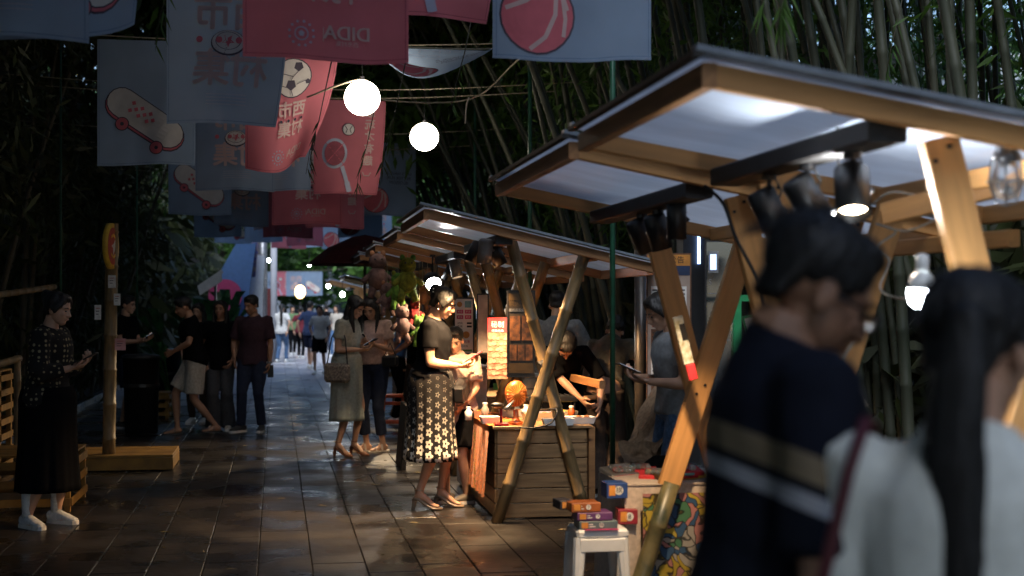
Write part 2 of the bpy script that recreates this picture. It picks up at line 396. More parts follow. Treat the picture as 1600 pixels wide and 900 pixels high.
# left grove: curtain of drooping foliage, and its roof over the left half of the path
P = [clump_pts(52000, 900, (-6.5, 7, .3), (-3.0, 34, 6.5), (.28, .35, .3)), clump_pts(30000, 420, (-9, 27, 0), (-2.3, 52, 7), (.45, .5, .4)), clump_pts(16000, 300, (-7, 6, 0), (-3.6, 32, 3), (.35, .4, .3)), clump_pts(14000, 260, (-7.5, -14, 0), (-3.6, 8, 6), (.5, .6, .5)), clump_pts(6000, 100, (-7, -15, 0), (0, -12, 6.5), (.6, .5, .5)), clump_pts(9000, 160, (5, -14, 0), (8, 3.5, 6), (.5, .6, .5)), clump_pts(9000, 200, (-3.2, 9, 2.6), (-2.4, 30, 5.5), (.25, .3, .25))]  # clumps behind and beside the camera are unseen, added to cut skylight
tag(leaves('bamboo_foliage', np.vstack(P), .26, M_LEAFD), 'dark drooping left grove foliage, plus unseen clumps added to cut sky light', 'foliage')
P = [clump_pts(30000, 500, (-10.5, -15, 0), (-7, 56, 8.5), (.5, .6, .5)), clump_pts(16000, 300, (-8, 30, 0), (-2.6, 56, 6.5), (.4, .5, .4)), clump_pts(9000, 160, (8.5, -15, 0), (10.5, 9, 8), (.5, .6, .5)), clump_pts(4000, 70, (-10, -17, 0), (0, -15, 8), (.6, .5, .5))]  # mostly unseen big leaves added to stop skylight leaking through the groves
tag(leaves('deep_grove_blocker_foliage', np.vstack(P), .75, M_LEAFD, wd=.3), 'thick dark deep grove foliage, mostly unseen and added to block sky light', 'foliage')
P = [gap(clump_pts(42000, 500, (-9, -15, 7.6), (9, 26, 9.2), (.6, .6, .35)))]  # unseen second leaf layer added above the canopy to hold back skylight
tag(leaves('high_canopy_foliage', np.vstack(P), .8, M_LEAFD, down=.1, wd=.32), 'unseen thick upper leaf layer added over the lane to block sky light', 'foliage')
P = [clump_pts(46000, 700, (-8, -12, 5.4), (0, 23, 7.5), (.5, .5, .3)), clump_pts(40000, 600, (-.4, -12, 5.6), (6, 23, 7.8), (.5, .5, .3))]  # canopy extended out of view over the near lane to shade it
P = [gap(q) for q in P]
tag(leaves('canopy_foliage', np.vstack(P), .6, M_LEAFD, down=.2, wd=.26), 'dark bamboo leaves arching overhead, carried on unseen to shade the lane', 'foliage')
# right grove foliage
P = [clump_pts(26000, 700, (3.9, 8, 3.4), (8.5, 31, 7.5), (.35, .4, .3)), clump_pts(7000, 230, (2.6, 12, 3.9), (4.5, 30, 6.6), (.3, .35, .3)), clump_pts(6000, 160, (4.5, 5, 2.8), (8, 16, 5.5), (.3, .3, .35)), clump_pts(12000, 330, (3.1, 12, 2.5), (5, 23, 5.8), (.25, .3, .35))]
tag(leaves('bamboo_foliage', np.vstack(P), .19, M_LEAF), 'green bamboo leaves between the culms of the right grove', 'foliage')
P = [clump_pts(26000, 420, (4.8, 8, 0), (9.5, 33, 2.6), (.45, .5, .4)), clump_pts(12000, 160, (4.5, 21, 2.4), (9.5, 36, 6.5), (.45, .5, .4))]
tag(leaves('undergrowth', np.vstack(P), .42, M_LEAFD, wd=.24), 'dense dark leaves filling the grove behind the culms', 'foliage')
# twigs of bamboo leaves hanging into the view
def twig(tip, n, L, m, label, spreadx=.18):
    t = thing('bamboo_twig', label, 'twig', tip)
    st = [V((0, 0, 0)), V((.03, .0, .18)), V((.10, .02, .42)), V((.2, .05, .9))]
    MB().tube(st, [.002, .003, .004, .006], 5).build('stem', M_CULML, t, True)
    for i in range(n):
        u = rnd.random(); p = st[0].lerp(st[2], u); a = rnd.uniform(0, 2*PI); d = V((math.cos(a)*.5, math.sin(a)*.3, -1)).normalized(); l = L*rnd.uniform(.6, 1.1)
        s = d.cross(V((math.sin(a), 1, .3))).normalized(); wv = s*l*.055; q = p+d*l
        pyd('leaf', [p, p+d*l*.35+wv, p+d*l*.35-wv, q, p+d*l*.35+d.cross(s)*l*.02], [(0, 1, 4), (0, 4, 2), (1, 3, 4), (4, 3, 2)], m, t)
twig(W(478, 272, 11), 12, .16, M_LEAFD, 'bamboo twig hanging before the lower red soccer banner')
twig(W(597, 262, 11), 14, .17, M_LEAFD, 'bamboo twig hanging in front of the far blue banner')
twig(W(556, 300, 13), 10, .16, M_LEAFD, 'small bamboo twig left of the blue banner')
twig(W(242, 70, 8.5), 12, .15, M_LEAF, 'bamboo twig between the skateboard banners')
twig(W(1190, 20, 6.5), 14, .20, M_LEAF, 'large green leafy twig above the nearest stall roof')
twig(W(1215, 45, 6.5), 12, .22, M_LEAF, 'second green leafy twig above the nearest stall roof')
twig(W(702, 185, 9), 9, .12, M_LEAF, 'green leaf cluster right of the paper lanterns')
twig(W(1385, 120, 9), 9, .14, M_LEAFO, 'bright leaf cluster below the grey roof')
# daylit leaves beyond the right grove
P = np.vstack([clump_pts(24000, 330, (-1.8, 19, 4.2), (3.6, 31, 7.6), (.4, .5, .35)), clump_pts(9000, 120, (-3, 24, 5.2), (4, 33, 8.5), (.5, .6, .4))])
tag(leaves('arching_foliage', P, .36, M_LEAF, wd=.2), 'green bamboo leaves arching over the lane behind the lanterns', 'foliage')
P = clump_pts(22000, 260, (7.5, 14, 2.2), (17, 30, 7.5), (.5, .6, .5))
tag(leaves('sunlit_foliage', P, .3, M_LEAFO), 'brighter leaves in the open air beyond the right grove', 'foliage')

# ------------------------------------------------------------ far end of the lane
def tree(x, y, h, r, m, label, n=7000, lf=.38):
    t = thing('tree', label, 'tree', (x, y, 0), group=None)
    b = MB(); b.tube([(0, 0, 0), (.1, 0, h*.3), (.05, .1, h*.6), (0, 0, h*.85)], [.22, .16, .1, .03], 9)
    for i in range(7):
        a = rnd.uniform(0, 6.3); z = h*rnd.uniform(.35, .65); e = V((math.cos(a)*r*.7, math.sin(a)*r*.7, z+h*.22))
        b.tube([(0, 0, z), e*.5+V((0, 0, z*.5)), e], [.07, .045, .02], 6)
    b.build('trunk', M_SOIL, t, True)
    k = 46; c = []
    while len(c) < k:
        q = nrg.uniform(-1, 1, 3)
        if (q**2).sum() < 1: c.append(q*np.array([r, r, h*.33])+np.array([0, 0, h*.66]))
    c = np.array(c); p = c[nrg.integers(0, k, n)]+nrg.normal(0, 1, (n, 3))*np.array([r*.17, r*.17, h*.05])
    o = leaves('crown', p, lf, m, kind=None, down=.15, wd=.45, parent=t); return t
trees = [(-1.6, 68, 6, 2.6, 'low bushy tree left of the distant banners'), (1.2, 72, 5.4, 2.6, 'low green tree right behind the distant banners'), (3.6, 64, 5.6, 2.3, 'low tree behind the farthest stall'), (5.6, 58, 5.8, 2.3, 'low bright green tree above the far stall roof'), (-4.2, 74, 6, 2.8, 'low tree behind the red pillar'), (5.0, 50, 9, 2.6, 'bushy green tree at the far end of the lane'), (.4, 88, 12, 4.2, 'tall tree far behind the small hanging banners'), (7.5, 40, 9, 3, 'green tree behind the far stall roofs'),
         (-5.2, 44, 8, 2.6, 'tree left of the blue inflatable arch'), (-2.5, 64, 11, 4, 'large tree behind the far building'), (4.5, 66, 11, 4.5, 'broad tree at the very end'), (-8, 56, 10, 4, 'dark tree at far left end'), (9.5, 54, 10, 4, 'dark tree at far right end')]
for x, y, h, r, l in trees: tree(x, y, h, r, M_LEAFO, l)
# grey building far away
M_CONC = mat('grey_concrete', (.32, .33, .36), .8, .15, scale=2); M_GLASS = mat('dark_window_glass', (.02, .025, .03), .08, spec=.8); M_WALLW = mat('white_painted_wall', (.72, .74, .78), .7, .06, scale=1.2)
t = thing('far_building', 'grey low building behind trees at the end of the lane', 'building', (-6, 96, 0))
MB().box((-16, 0, 0), (20, 6, 4.1)).box((-16, -.3, 6.2), (20, 6, 12)).build('wall', M_CONC, t)
MB().box((-16, .5, 4.1), (20, 5, 6.2)).build('window_band', M_GLASS, t)
for i in range(12): MB().box((-15+i*3, -.1, 4.1), (-14.7+i*3, .4, 6.2)).build('pillar', M_CONC, t)
for i in range(11):
    f = MB().box((-14+i*3, -.1, 1.0), (-12.6+i*3, -.02, 2.9)).build('window', M_GLASS, t); MB().box((-14.08+i*3, -.16, .9), (-12.52+i*3, -.101, 1.0)).build('sill', M_WALLW, f)
# building seen over the right grove
bt = thing('white_building', 'white building with railing seen through bamboo at top right', 'building', W(1540, 480, 24).xy.to_3d())
a0 = 0
MB().box((-3.6, 0, 0), (9, 8, 4.6)).build('wall', M_GLASS, bt)
MB().box((-2.8, -.5, 4.6), (9, 8, 5.75), ch=.02).build('parapet', M_WALLW, bt)
for i in range(5): MB().box((-2.7+i*2.1, -.515, 4.62), (-2.67+i*2.1, -.501, 5.73)).build('panel_joint', M_CONC, bt)
for i in range(18): MB().tube([(-2.7+i*.3, -.4, 5.75), (-2.7+i*.3, -.4, 6.9)], .02, 6).build('baluster', M_GREYM, bt)
MB().tube([(-2.8, -.4, 6.9), (4, -.4, 6.9)], .03, 6).build('handrail', M_GREYM, bt)
M_ROOF = mat('grey_corrugated_roof', (.22, .17, .17), .7)
rt = thing('shed_roof', 'grey ribbed lean-to roof seen through the bamboo culms', 'roof', W(1400, 480, 22).xy.to_3d())
for k in range(22): MB().box((-1.6+k*.17, 0, 0), (-1.45+k*.17, 2.4, .03), Matrix.Translation((0, 0, 5.05+.055*k)) @ Matrix.Rotation(-.25, 4, 'X')).build('roof_panel', M_ROOF, rt)
MB().box((-1.6, .2, 0), (2.1, 2.5, 4.9)).build('shed_wall', M_WALLW, rt)

# inflatable arch leg
M_BLUEI = mat('blue_inflatable_vinyl', (.20, .38, .72), .45, .05, trans=.3); M_WHI = mat('white_vinyl', (.75, .77, .8), .5, .04); M_PINK = mat('pink_print', (.75, .10, .28), .6, .05)
base = W(372, 480, 33); at_ = thing('inflatable_arch', 'leaning blue inflatable arch leg at the far left of the lane', 'arch', (base.x, base.y, 0))
dz = 33/FOC
def aw(px, py, d=33): p = W(px, py, d); return p-V((base.x, base.y, 0))
b = MB(); nn = 10
for yy in (33, 34.1):
    b.v += [aw(347+22, 380, yy), aw(400, 380, yy), aw(377, 545, yy), aw(352, 545, yy), aw(340, 432, yy)]
b.f += [(0, 1, 2, 3, 4), (9, 8, 7, 6, 5)]+[(i, i+5, (i+1) % 5+5, (i+1) % 5) for i in range(5)]; b.mi = [0]*7
b.build('arch_leg', M_BLUEI, at_)
MB().tube([aw(402, 398, 33.6), aw(392, 470, 33.6), aw(383, 560, 33.6), aw(381, 600, 33.6)], [.18, .27, .38, .4], 14).build('white_column', M_WHI, at_, True)
MB().tube([aw(399, 372, 33.5), aw(396, 430, 33.5), aw(390, 460, 33.5)], [.10, .13, .1], 10).build('printed_column', mat('navy_print', (.04, .05, .25), .5, col2=(.4, .3, .15), scale=9), at_, True)
MB().lathe([(0, 0), (.38, 0), (.38, .05), (0, .05)], 24, M=Matrix.Translation(aw(352, 462, 32.8)) @ Matrix.Rotation(PI/2, 4, 'X')).build('round_badge', M_PINK, at_)
t = thing('steel_post', 'thin grey post beside the blue arch', 'post', (W(411, 480, 40).x, W(411, 480, 40).y, 0))
MB().tube([(0, 0, 0), (0, 0, 5)], .12, 10).build('post', M_GREYM, t, True); MB().tube([(.3, 0, 0), (.3, 0, 4)], .09, 10).build('pipe', M_CONC, t, True)
t = thing('red_gate_post', 'dark red pillar beneath the small far banners', 'pillar', (W(419, 480, 42).x, W(419, 480, 42).y, 0)); MB().box((-.2, -.2, 0), (.25, .2, 2.1), ch=.02).build('shaft', mat('dark_red_paint', (.10, .015, .015), .5), t)
t = thing('white_umbrella', 'small white awning left of the blue arch', 'awning', (W(335, 480, 30).x, W(335, 480, 30).y, 0))
MB().add([(-.35, 0, 2.0), (.15, 0, 2.35), (.15, 1, 2.3), (-.35, 1, 1.95), (.16, 0, 2.1), (-.3, 0, 1.8)], [(0, 1, 2, 3), (0, 5, 4, 1)]).build('canopy', M_WHI, t); MB().tube([(0, .5, 0), (0, .5, 2.1)], .03, 8).build('pole', M_GREYM, t)
# broad leaf plant
M_BROAD = mat('broad_leaf', (.05, .16, .05), .35, .3, trans=.3)
def broad(px, py, d, h, n, label):
    g = W(px, 480, d); t = thing('broadleaf_plant', label, 'plant', (g.x, g.y, 0))
    for i in range(n):
        a = rnd.uniform(0, 2*PI); hh = h*rnd.uniform(.6, 1); r = h*.25; e = V((math.cos(a)*r, math.sin(a)*r, hh)); m_ = e*.55; m_.z = hh*.7
        MB().tube([(0, 0, 0), m_], [.012, .008], 5).build('stem', M_BROAD, t)
        s = V((-math.sin(a), math.cos(a), 0))*h*.075; c1 = m_.lerp(e, .45)+V((0, 0, .05)); tip = e+V((math.cos(a), math.sin(a), 0))*h*.08
        pyd('leaf', [m_, c1+s, c1-s, c1-V((0, 0, .03)), e+s*.7, e-s*.7, tip], [(0, 3, 1), (0, 2, 3), (3, 6, 4), (3, 5, 6), (1, 3, 4), (3, 2, 5)], M_BROAD, t)
broad(330, 500, 26, 1.75, 9, 'broad leaved green plant behind the group of three')
broad(318, 500, 24, 1.9, 10, 'leafy plant behind the man in white shorts')
broad(343, 500, 28, 1.95, 5, 'tall pointed leaf plant before the blue arch')
broad(270, 520, 21, 1.6, 9, 'dim leafy plant beside the yellow crates')

# ------------------------------------------------------------ hanging banners
M_BB = mat('blue_banner_cloth', (.29, .39, .53), .85, .06, scale=3, bump=.05, bscale=9, trans=.5)
M_RB = mat('red_banner_cloth', (.64, .19, .235), .85, .06, scale=3, bump=.05, bscale=9, trans=.5)
I_WH = mat('cream_print', (.66, .62, .58), .85, .05, trans=.3); I_PK = mat('coral_print', (.62, .14, .17), .85, .05, trans=.3)
I_DK = mat('dark_print_line', (.05, .04, .06), .85, .05); I_SAL = mat('pale_salmon_print', (.58, .42, .40), .85, .05, trans=.3); I_GR = mat('grey_blue_print', (.40, .44, .55), .85, .05, trans=.3)
HEM_B = mat('blue_hem_stitch', (.15, .24, .38), .9); HEM_R = mat('red_hem_stitch', (.42, .08, .12), .9)
def disc(cx, cy, r, ry=None, k=5, n=24, r0=0):
    ry = ry or r; vs = []; fs = []
    for i in range(k+1):
        f = r0+(1-r0)*i/k
        for j in range(n): a = 2*PI*j/n; vs.append((cx+r*f*math.cos(a), cy+ry*f*math.sin(a)))
    for i in range(k):
        for j in range(n): fs.append((i*n+j, i*n+(j+1) % n, (i+1)*n+(j+1) % n, (i+1)*n+j))
    return vs, fs
def strip(pts, wd, sub=4):
    P = []
    for i in range(len(pts)-1):
        for k in range(sub): u = k/sub; P.append((pts[i][0]*(1-u)+pts[i+1][0]*u, pts[i][1]*(1-u)+pts[i+1][1]*u))
    P.append(pts[-1]); vs = []
    for i, p in enumerate(P):
        a, b = P[max(i-1, 0)], P[min(i+1, len(P)-1)]; dx, dy = b[0]-a[0], b[1]-a[1]; l = math.hypot(dx, dy) or 1
        vs += [(p[0]-dy/l*wd/2, p[1]+dx/l*wd/2), (p[0]+dy/l*wd/2, p[1]-dx/l*wd/2)]
    return vs, [(2*i, 2*i+1, 2*i+3, 2*i+2) for i in range(len(P)-1)]
def capsl(p, q, r, k=4):
    "rounded bar as a fan grid"
    ax, ay = p; bx, by = q; L = math.hypot(bx-ax, by-ay); ux, uy = (bx-ax)/L, (by-ay)/L; out = []
    n = 8
    for i in range(n+1): a = PI/2+PI*i/n; out.append((ax+r*(ux*math.cos(a)-uy*math.sin(a)), ay+r*(uy*math.cos(a)+ux*math.sin(a))))
    for i in range(1, 6): out.append((out[n][0]+(bx-ax)*i/6, out[n][1]+(by-ay)*i/6))
    for i in range(n+1): a = -PI/2+PI*i/n; out.append((bx+r*(ux*math.cos(a)-uy*math.sin(a)), by+r*(uy*math.cos(a)+ux*math.sin(a))))
    o2 = out[-1]
    for i in range(1, 6): out.append((o2[0]-(bx-ax)*i/6, o2[1]-(by-ay)*i/6))
    m = len(out); vs = []; fs = []
    for f in [0, .3, .6, .85, 1]:
        for x, y in out:
            tt = max(0, min(L, (x-ax)*ux+(y-ay)*uy)); cx, cy = ax+ux*tt, ay+uy*tt; vs.append((cx+(x-cx)*f, cy+(y-cy)*f))
    for i in range(4):
        for j in range(m): fs.append((i*m+j, i*m+(j+1) % m, (i+1)*m+(j+1) % m, (i+1)*m+j))
    return vs, fs
def poly(c, r, n, rot=0, star=0):
    pts = []
    for i in range(n*(2 if star else 1)):
        a = rot+2*PI*i/(n*(2 if star else 1)); rr = r*(star if star and i % 2 else 1); pts.append((c[0]+rr*math.cos(a), c[1]+rr*math.sin(a)))
    return [c]+pts, [(0, i+1, (i+1) % len(pts)+1) for i in range(len(pts))]
def tx(s, cx, cy, size, mirror=True, bold=.0):
    vs, fs = textgeo(s, size, mirror, bold); return [(cx+x, cy-y) for x, y in vs], fs
def btx(s, cx, cy, size, ink, g=.045):
    out = []
    n = len(s)
    for i, ch in enumerate(s):
        x = cx-(i-(n-1)/2)*size*.98
        for dx, dy in ((0, 0), (g, 0), (-g, 0), (0, g), (0, -g)): out.append(('character_%d' % (i+int(cy*100)*10), ink, tx(ch, x+dx*size*.5, cy+dy*size*.5, size)))
    return out
def logo(cx, cy, r):
    L = [('ring', I_GR, disc(cx, cy, r*.55, k=1, r0=.82))]; L.append(('ring', I_GR, poly((cx, cy), r*.25, 5, -PI/2)))
    for i in range(12):
        a = 2*PI*i/12+.2; L.append(('mark', I_GR, poly((cx+r*.95*math.cos(a), cy+r*.95*math.sin(a)), r*.13, 4, a)))
    return L
# every design: list of (part name, ink, flat geometry u,v); drawn as seen from behind, so lettering is mirrored
def design(kind):
    D = []
    if kind == 'skate':
        a, b_ = (.20, .52), (.58, .79)
        D += [('board_outline', I_DK, capsl((a[0]-.005, a[1]+.02), (b_[0]-.002, b_[1]+.02), .135)), ('board_edge', I_PK, capsl((a[0]-.004, a[1]+.016), (b_[0]-.002, b_[1]+.016), .128)),
              ('board_outline', I_DK, capsl(a, b_, .127)), ('skateboard', I_WH, capsl(a, b_, .119))]
        for c in ((.20, .70), (.48, .91)): D += [('wheel', I_DK, disc(*c, .058, k=2)), ('wheel', I_PK, disc(*c, .05, k=2)), ('hub', I_DK, disc(*c, .016, k=1, n=10))]
        for i in range(6):
            for j in range(3):
                if (i+j) % 2 == 0:
                    x = .30+i*.034-j*.017; y = .53+i*.024+j*.03; D.append(('checker', I_PK, poly((x, y), .021, 4, .6)))
        D += [*btx('西市', .62, .36, .05, I_GR), *btx('村集', .62, .42, .05, I_GR)]
    if kind == 'text':
        D += [*btx('西市', .43, .33, .26, I_SAL, .045), *btx('村集', .43, .70, .26, I_SAL, .045)]
        for i in range(4): D.append(('dot', I_PK, disc(.22+i*.13, .50, .022, k=1, n=10)))
        D += [('disc_outline', I_DK, disc(.41, .52, .115, .085)), ('flying_disc', I_WH, disc(.41, .515, .107, .077)), ('disc_line', I_DK, disc(.41, .505, .085, .06, k=1, r0=.94)), ('star', I_PK, poly((.41, .505), .045, 5, .3, .45))]
        for i in range(4): D.append(('fine_print', I_GR, strip([(.28, .86+i*.022), (.56, .86+i*.022)], .007)))
    if kind == 'soccer':
        c = (.41, .26); D += [('ball_outline', I_DK, disc(*c, .175)), ('football', I_WH, disc(*c, .165))]
        D += [('patch', I_DK, poly((c[0]+.05, c[1]-.10), .045, 5, .3)), ('patch', I_DK, poly((c[0]-.02, c[1]+.06), .05, 5, -.9)), ('patch', I_DK, poly((c[0]+.14, c[1]+.04), .026, 5, .9)), ('patch', I_DK, poly((c[0]-.13, c[1]-.05), .03, 5, .2))]
        for p, q in (((.0, -.01), (.05, -.06)), ((0, -.01), (-.02, .02)), ((0, -.01), (-.1, -.04)), ((.03, .06), (.12, .03)), ((-.06, .08), (-.13, .06)), ((-.02, .11), (0, .16))): D.append(('seam', I_DK, strip([(c[0]+p[0], c[1]+p[1]), (c[0]+q[0], c[1]+q[1])], .006, 1)))
        D += [*btx('西市', .41, .545, .15, I_SAL, .045), *btx('村集', .41, .71, .15, I_SAL, .045)]
        for i in range(4): D.append(('dot', I_DK, disc(.30+i*.075, .63, .014, k=1, n=8)))
        D += logo(.28, .93, .062)+[('lettering', I_SAL, tx('DIDA', .50+q, .915, .095)) for q in (-.002, 0, .002)]+[('lettering', I_SAL, tx('DIDA', .50, .915, .095)), ('fine_print', I_SAL, tx('西市村集', .50, .965, .028))]
        D.append(('divider', I_SAL, strip([(.385, .89), (.385, .96)], .004)))
    if kind == 'racket':
        D += [('racket_rim', I_GR, disc(.24, .60, .145, .17, k=2, r0=.80)), ('racket_strings_ground', mat('dark_red_print', (.22, .05, .07), .85) if 'dark_red_print' not in MATS else MATS['dark_red_print'], disc(.24, .60, .117, .137, k=3))]
        for i in range(-3, 4):
            for s in (1, -1):
                o = i*.034; h = math.sqrt(max(0, .115**2-o*o*.9)); D.append(('string', I_PK, strip([(.24+o*.7-s*h*.7, .60+s*o*.8-h*.8), (.24+o*.7+s*h*.7, .60+s*o*.8+h*.8)], .007, 3)))
        D += [('racket_handle', I_GR, strip([(.33, .745), (.42, .98)], .045)), ('racket_handle', I_GR, strip([(.40, .92), (.44, 1.03)], .06))]
        D += [('ball_outline', I_DK, disc(.39, .33, .07, k=2)), ('tennis_ball', I_WH, disc(.39, .33, .062, k=2)), ('seam', I_DK, strip([(.35, .29), (.375, .33), (.36, .37)], .008)), ('seam', I_DK, strip([(.43, .29), (.405, .33), (.42, .37)], .008))]
        for i, ch in enumerate('最玩才有趣'): D += btx(ch, .63, .14+i*.135, .12, I_SAL, .05)
        D.append(('lettering', I_SAL, strip([(.58, .80), (.60, .84), (.66, .84), (.68, .80)], .012)))
    if kind == 'keep':
        c = (.22, .83); D += [('ball_outline', I_DK, disc(*c, .19)), ('basketball', I_PK, disc(*c, .18))]
        D += [('ball_line', I_SAL, strip([(.06, .80), (.16, .76), (.25, .69), (.29, .665)], .022)), ('ball_line', I_SAL, strip([(.18, .995), (.26, .93), (.31, .82), (.315, .69)], .022)), ('ball_line', I_SAL, strip([(.29, .70), (.35, .74), (.37, .80)], .02)), ('ball_line', I_SAL, strip([(.35, .93), (.36, .84), (.345, .73)], .02))]
        D += [('lettering', I_GR, tx('KEEP T', .43, .12, .17, bold=.012)), ('lettering', I_GR, tx('CO', .28, .31, .17, bold=.012))]
        for i, s in enumerate(("LET'S HAVE A", 'BETTER FUN', 'BLOSSOM')): D.append(('lettering', I_DK, tx(s, .55, .44+i*.065, .062, bold=.01)))
    return D
BW, BH = .80, 1.05
ropes = {}
def banner(px, py, d, kind, label, bend=None, seed=0, w_=BW, wave=.012):
    red = kind in ('soccer', 'racket'); p = W(px, py, d); org = V((p.x, p.y, 0)); zb = p.z
    f1 = rnd.uniform(0, 6)
    def S(u, v, off=0):
        g = v/BH
        if bend == 'curl':
            k = 1-.30*g*g*(.4+.6*u/BW); x = u*k+.05*math.sin(6*u)*g; y = -.16*math.sin(u*9)*g*g*.6-.10*g*u; z = BH-v+.06*g*(u/BW)**2-.05*g*math.sin(u*7)
        elif bend == 'blown':
            a = u/BW; x = u-.22*g*(1-a); y = -.5*g; z = BH-(v*.30*(math.sin(PI*min(1, max(0, a*.92+.06)))**.8)+.04*math.sin(8*u)*g)
        elif bend == 'curl2':
            x = u*(1-.12*g*g); y = -.09*math.sin(u*5)*g; z = BH-v
        elif bend == 'cornerup':
            x = u-.10*g*(u/BW)**3; y = -.08*g*math.sin(u*4); z = BH-v+.10*g*(u/BW)**4
        else:
            x = u; y = wave*math.sin(u*11+f1)*(.3+g)+.5*wave*math.sin(u*23+f1*2+v*3)*g; z = BH-v+.012*math.sin(u*6+f1)*g
        y += .03*abs(u/BW-.5)*(.4+g); return V((x, y-off, z))
    t = thing('banner', label, 'banner', (org.x, org.y, zb), group=None)
    N, Mv = 22, 24; vs = [S(w_*i/N, BH*j/Mv) for j in range(Mv+1) for i in range(N+1)]
    fs = [(j*(N+1)+i, j*(N+1)+i+1, (j+1)*(N+1)+i+1, (j+1)*(N+1)+i) for j in range(Mv) for i in range(N)]
    pyd('cloth', vs, fs, M_RB if red else M_BB, t, True)
    D = design(kind)+[('hem', HEM_R if red else HEM_B, strip([(.005, BH-.016), (w_-.005, BH-.016)], .004, 20)), ('hem', HEM_R if red else HEM_B, strip([(.016, .01), (.016, BH-.01)], .004, 20)), ('hem', HEM_R if red else HEM_B, strip([(w_-.016, .01), (w_-.016, BH-.01)], .004, 20))]; groups = {}
    zb_t = py < 1  # (no print wholly above the frame)
    for li, (nm, ink, (v2, f2)) in enumerate(D):
        off = .0025+.0009*min(li, 12)+.0001*max(0, li-12) if 'string' not in nm and nm not in ('dot', 'fine_print', 'mark', 'checker', 'seam') else .0175
        key = (nm if nm.startswith('char') else 'lettering' if nm == 'lettering' and kind == 'soccer' else str(li)*(nm not in ('string', 'mark', 'seam', 'fine_print'))+nm, ink.name); g = groups.setdefault(key, MB()); g.ink = ink; g.nm = 'character' if nm.startswith('char') else nm
        v2c = [(min(max(u, .004), w_-.004), min(max(v, .004), BH-.004)) for u, v in v2]
        g.add([S(u, v, off) for u, v in v2c], f2)
    for _, g in groups.items():
        o = g.build(g.nm, g.ink, t)
        if g.nm in ('string', 'mark', 'seam', 'fine_print'): o['kind'] = 'stuff'
    key = round(d*2)/2
    if (key, round(zb, 1)) not in ropes and bend != 'blown':
        ropes[(key, round(zb, 1))] = (org.y, zb+BH+.01, label)
    return t
BL = [  # px left, py bottom, distance, design
    (-28, 62, 6.75, 'skate', 'large blue skateboard banner in the top left corner', 'cornerup2'),
    (-150, 56, 6.4, 'text', 'dark blue banner cut off by the left edge of the picture', None),
    (260, 193, 9.3, 'text', 'big grey blue banner with large mirrored characters and a flying disc', 'curl2'),
    (379, 90, 6.84, 'soccer', 'largest red banner at the top with mirrored logo lettering', None),
    (383, 263, 12.3, 'soccer', 'curling red football banner lit orange by the lantern', 'curl'),
    (152, 257, 11.9, 'skate', 'blue skateboard banner fully in view on the left', None),
    (771, 90, 6.98, 'keep', 'large blue basketball banner at the top centre', None),
    (490, 303, 15.8, 'racket', 'red banner with tennis racket and ball under the lantern', 'curl2'),
    (563, 337, 20.4, 'keep', 'blue basketball banner right of the racket banner', None),
    (305, 297, 14.6, 'text', 'dark blue banner with flying disc behind the large one', None),
    (263, 335, 18.4, 'skate', 'mid distance skateboard banner left of the row', None),
    (365, 297, 14.9, 'text', 'paler blue overlapping banner beside the dark disc banner', None),
    (425, 350, 16.4, 'soccer', 'second red football banner below the curling one', None),
    (334, 353, 21.0, 'text', 'small blue characters banner behind the skateboard ones', None),
    (303, 370, 24.3, 'skate', 'small dim skateboard banner lowest on the left', None),
    (411, 371, 23.0, 'soccer', 'small dark red banner lowest in the centre', None),
    (478, 356, 19.6, 'racket', 'purple red racket banner below the lit racket one', None),
    (528, 371, 25.5, 'keep', 'small far blue basketball banner', None),
    (335, 380, 31, 'skate', 'bright pale blue banner at the far left end of the rows', None),
    (382, 378, 30, 'text', 'bright pale blue characters banner in the distance', None),
    (424, 388, 33, 'racket', 'bright pink banner far away above the people', None),
    (448, 384, 31.5, 'soccer', 'bright pink far banner right of the first', None),
    (503, 389, 33.5, 'keep', 'bright pale basketball banner far away', None),
    (478, 386, 36, 'text', 'blue distant banner between the pink ones', None),
    (560, 385, 34, 'text', 'mid blue distant banner above the dark awning', None),
    (572, 135, 12.0, 'keep', 'blue banner blown up by wind beside the lantern', 'blown'),
    (560, 26, 7.6, 'racket', 'pink banner corner peeking right of the largest red banner', 'curl2')]
for i, (px, py, d, k, lab, bd) in enumerate(BL):
    if bd == 'blown': # hangs from a rope at py 75
        p = W(622, 75, d); q = W(px, 0, d); py = 480-((p.z-BH)-EYE)/d*FOC; px = 617
    banner(px, py, d, k, lab, bd if bd != 'cornerup2' else 'cornerup')
for px, k in ((405, 'keep'), (424, 'racket'), (447, 'text'), (475, 'skate')):
    banner(px, 462, 62, k, {'keep': 'leftmost banner of the distant low row', 'racket': 'pink racket banner in the distant low row', 'text': 'pale blue banner of characters in the distant low row', 'skate': 'rightmost banner of the distant low row'}[k], None)
last_y = -9
for n, ((kd, _), (y, z, lb)) in enumerate(sorted(ropes.items())):
    if y-last_y < .9: continue
    last_y = y
    cable('banner_rope', [(-3.4, y, z+.12), (-1.2, y, z+.015), (1.2, y, z+.02), (3.3, y, z+.16)], .006, M_RUST, ' '.join(('thin rope holding up the '+lb).split()[:15]), 'rope')
cable('banner_rope', [W(575, 76, 12), W(640, 74, 12), W(772, 76, 12), W(960, 60, 12)], .007, M_RUST, 'rope carrying the wind blown blue banner', 'rope')
cable('lantern_rope', [W(480, 152, 12.2), W(566, 124, 11.9), W(600, 156, 13), W(735, 155, 14), W(810, 93, 12), W(880, 40, 11)], .008, M_RUST, 'knotted rope running past the paper lanterns', 'rope')
cable('loose_cord', [W(733, 152, 13.9), W(729, 165, 13.9), W(727, 193, 13.9)], .008, M_OFFW, 'loose rope end dangling from the knot', 'cord')

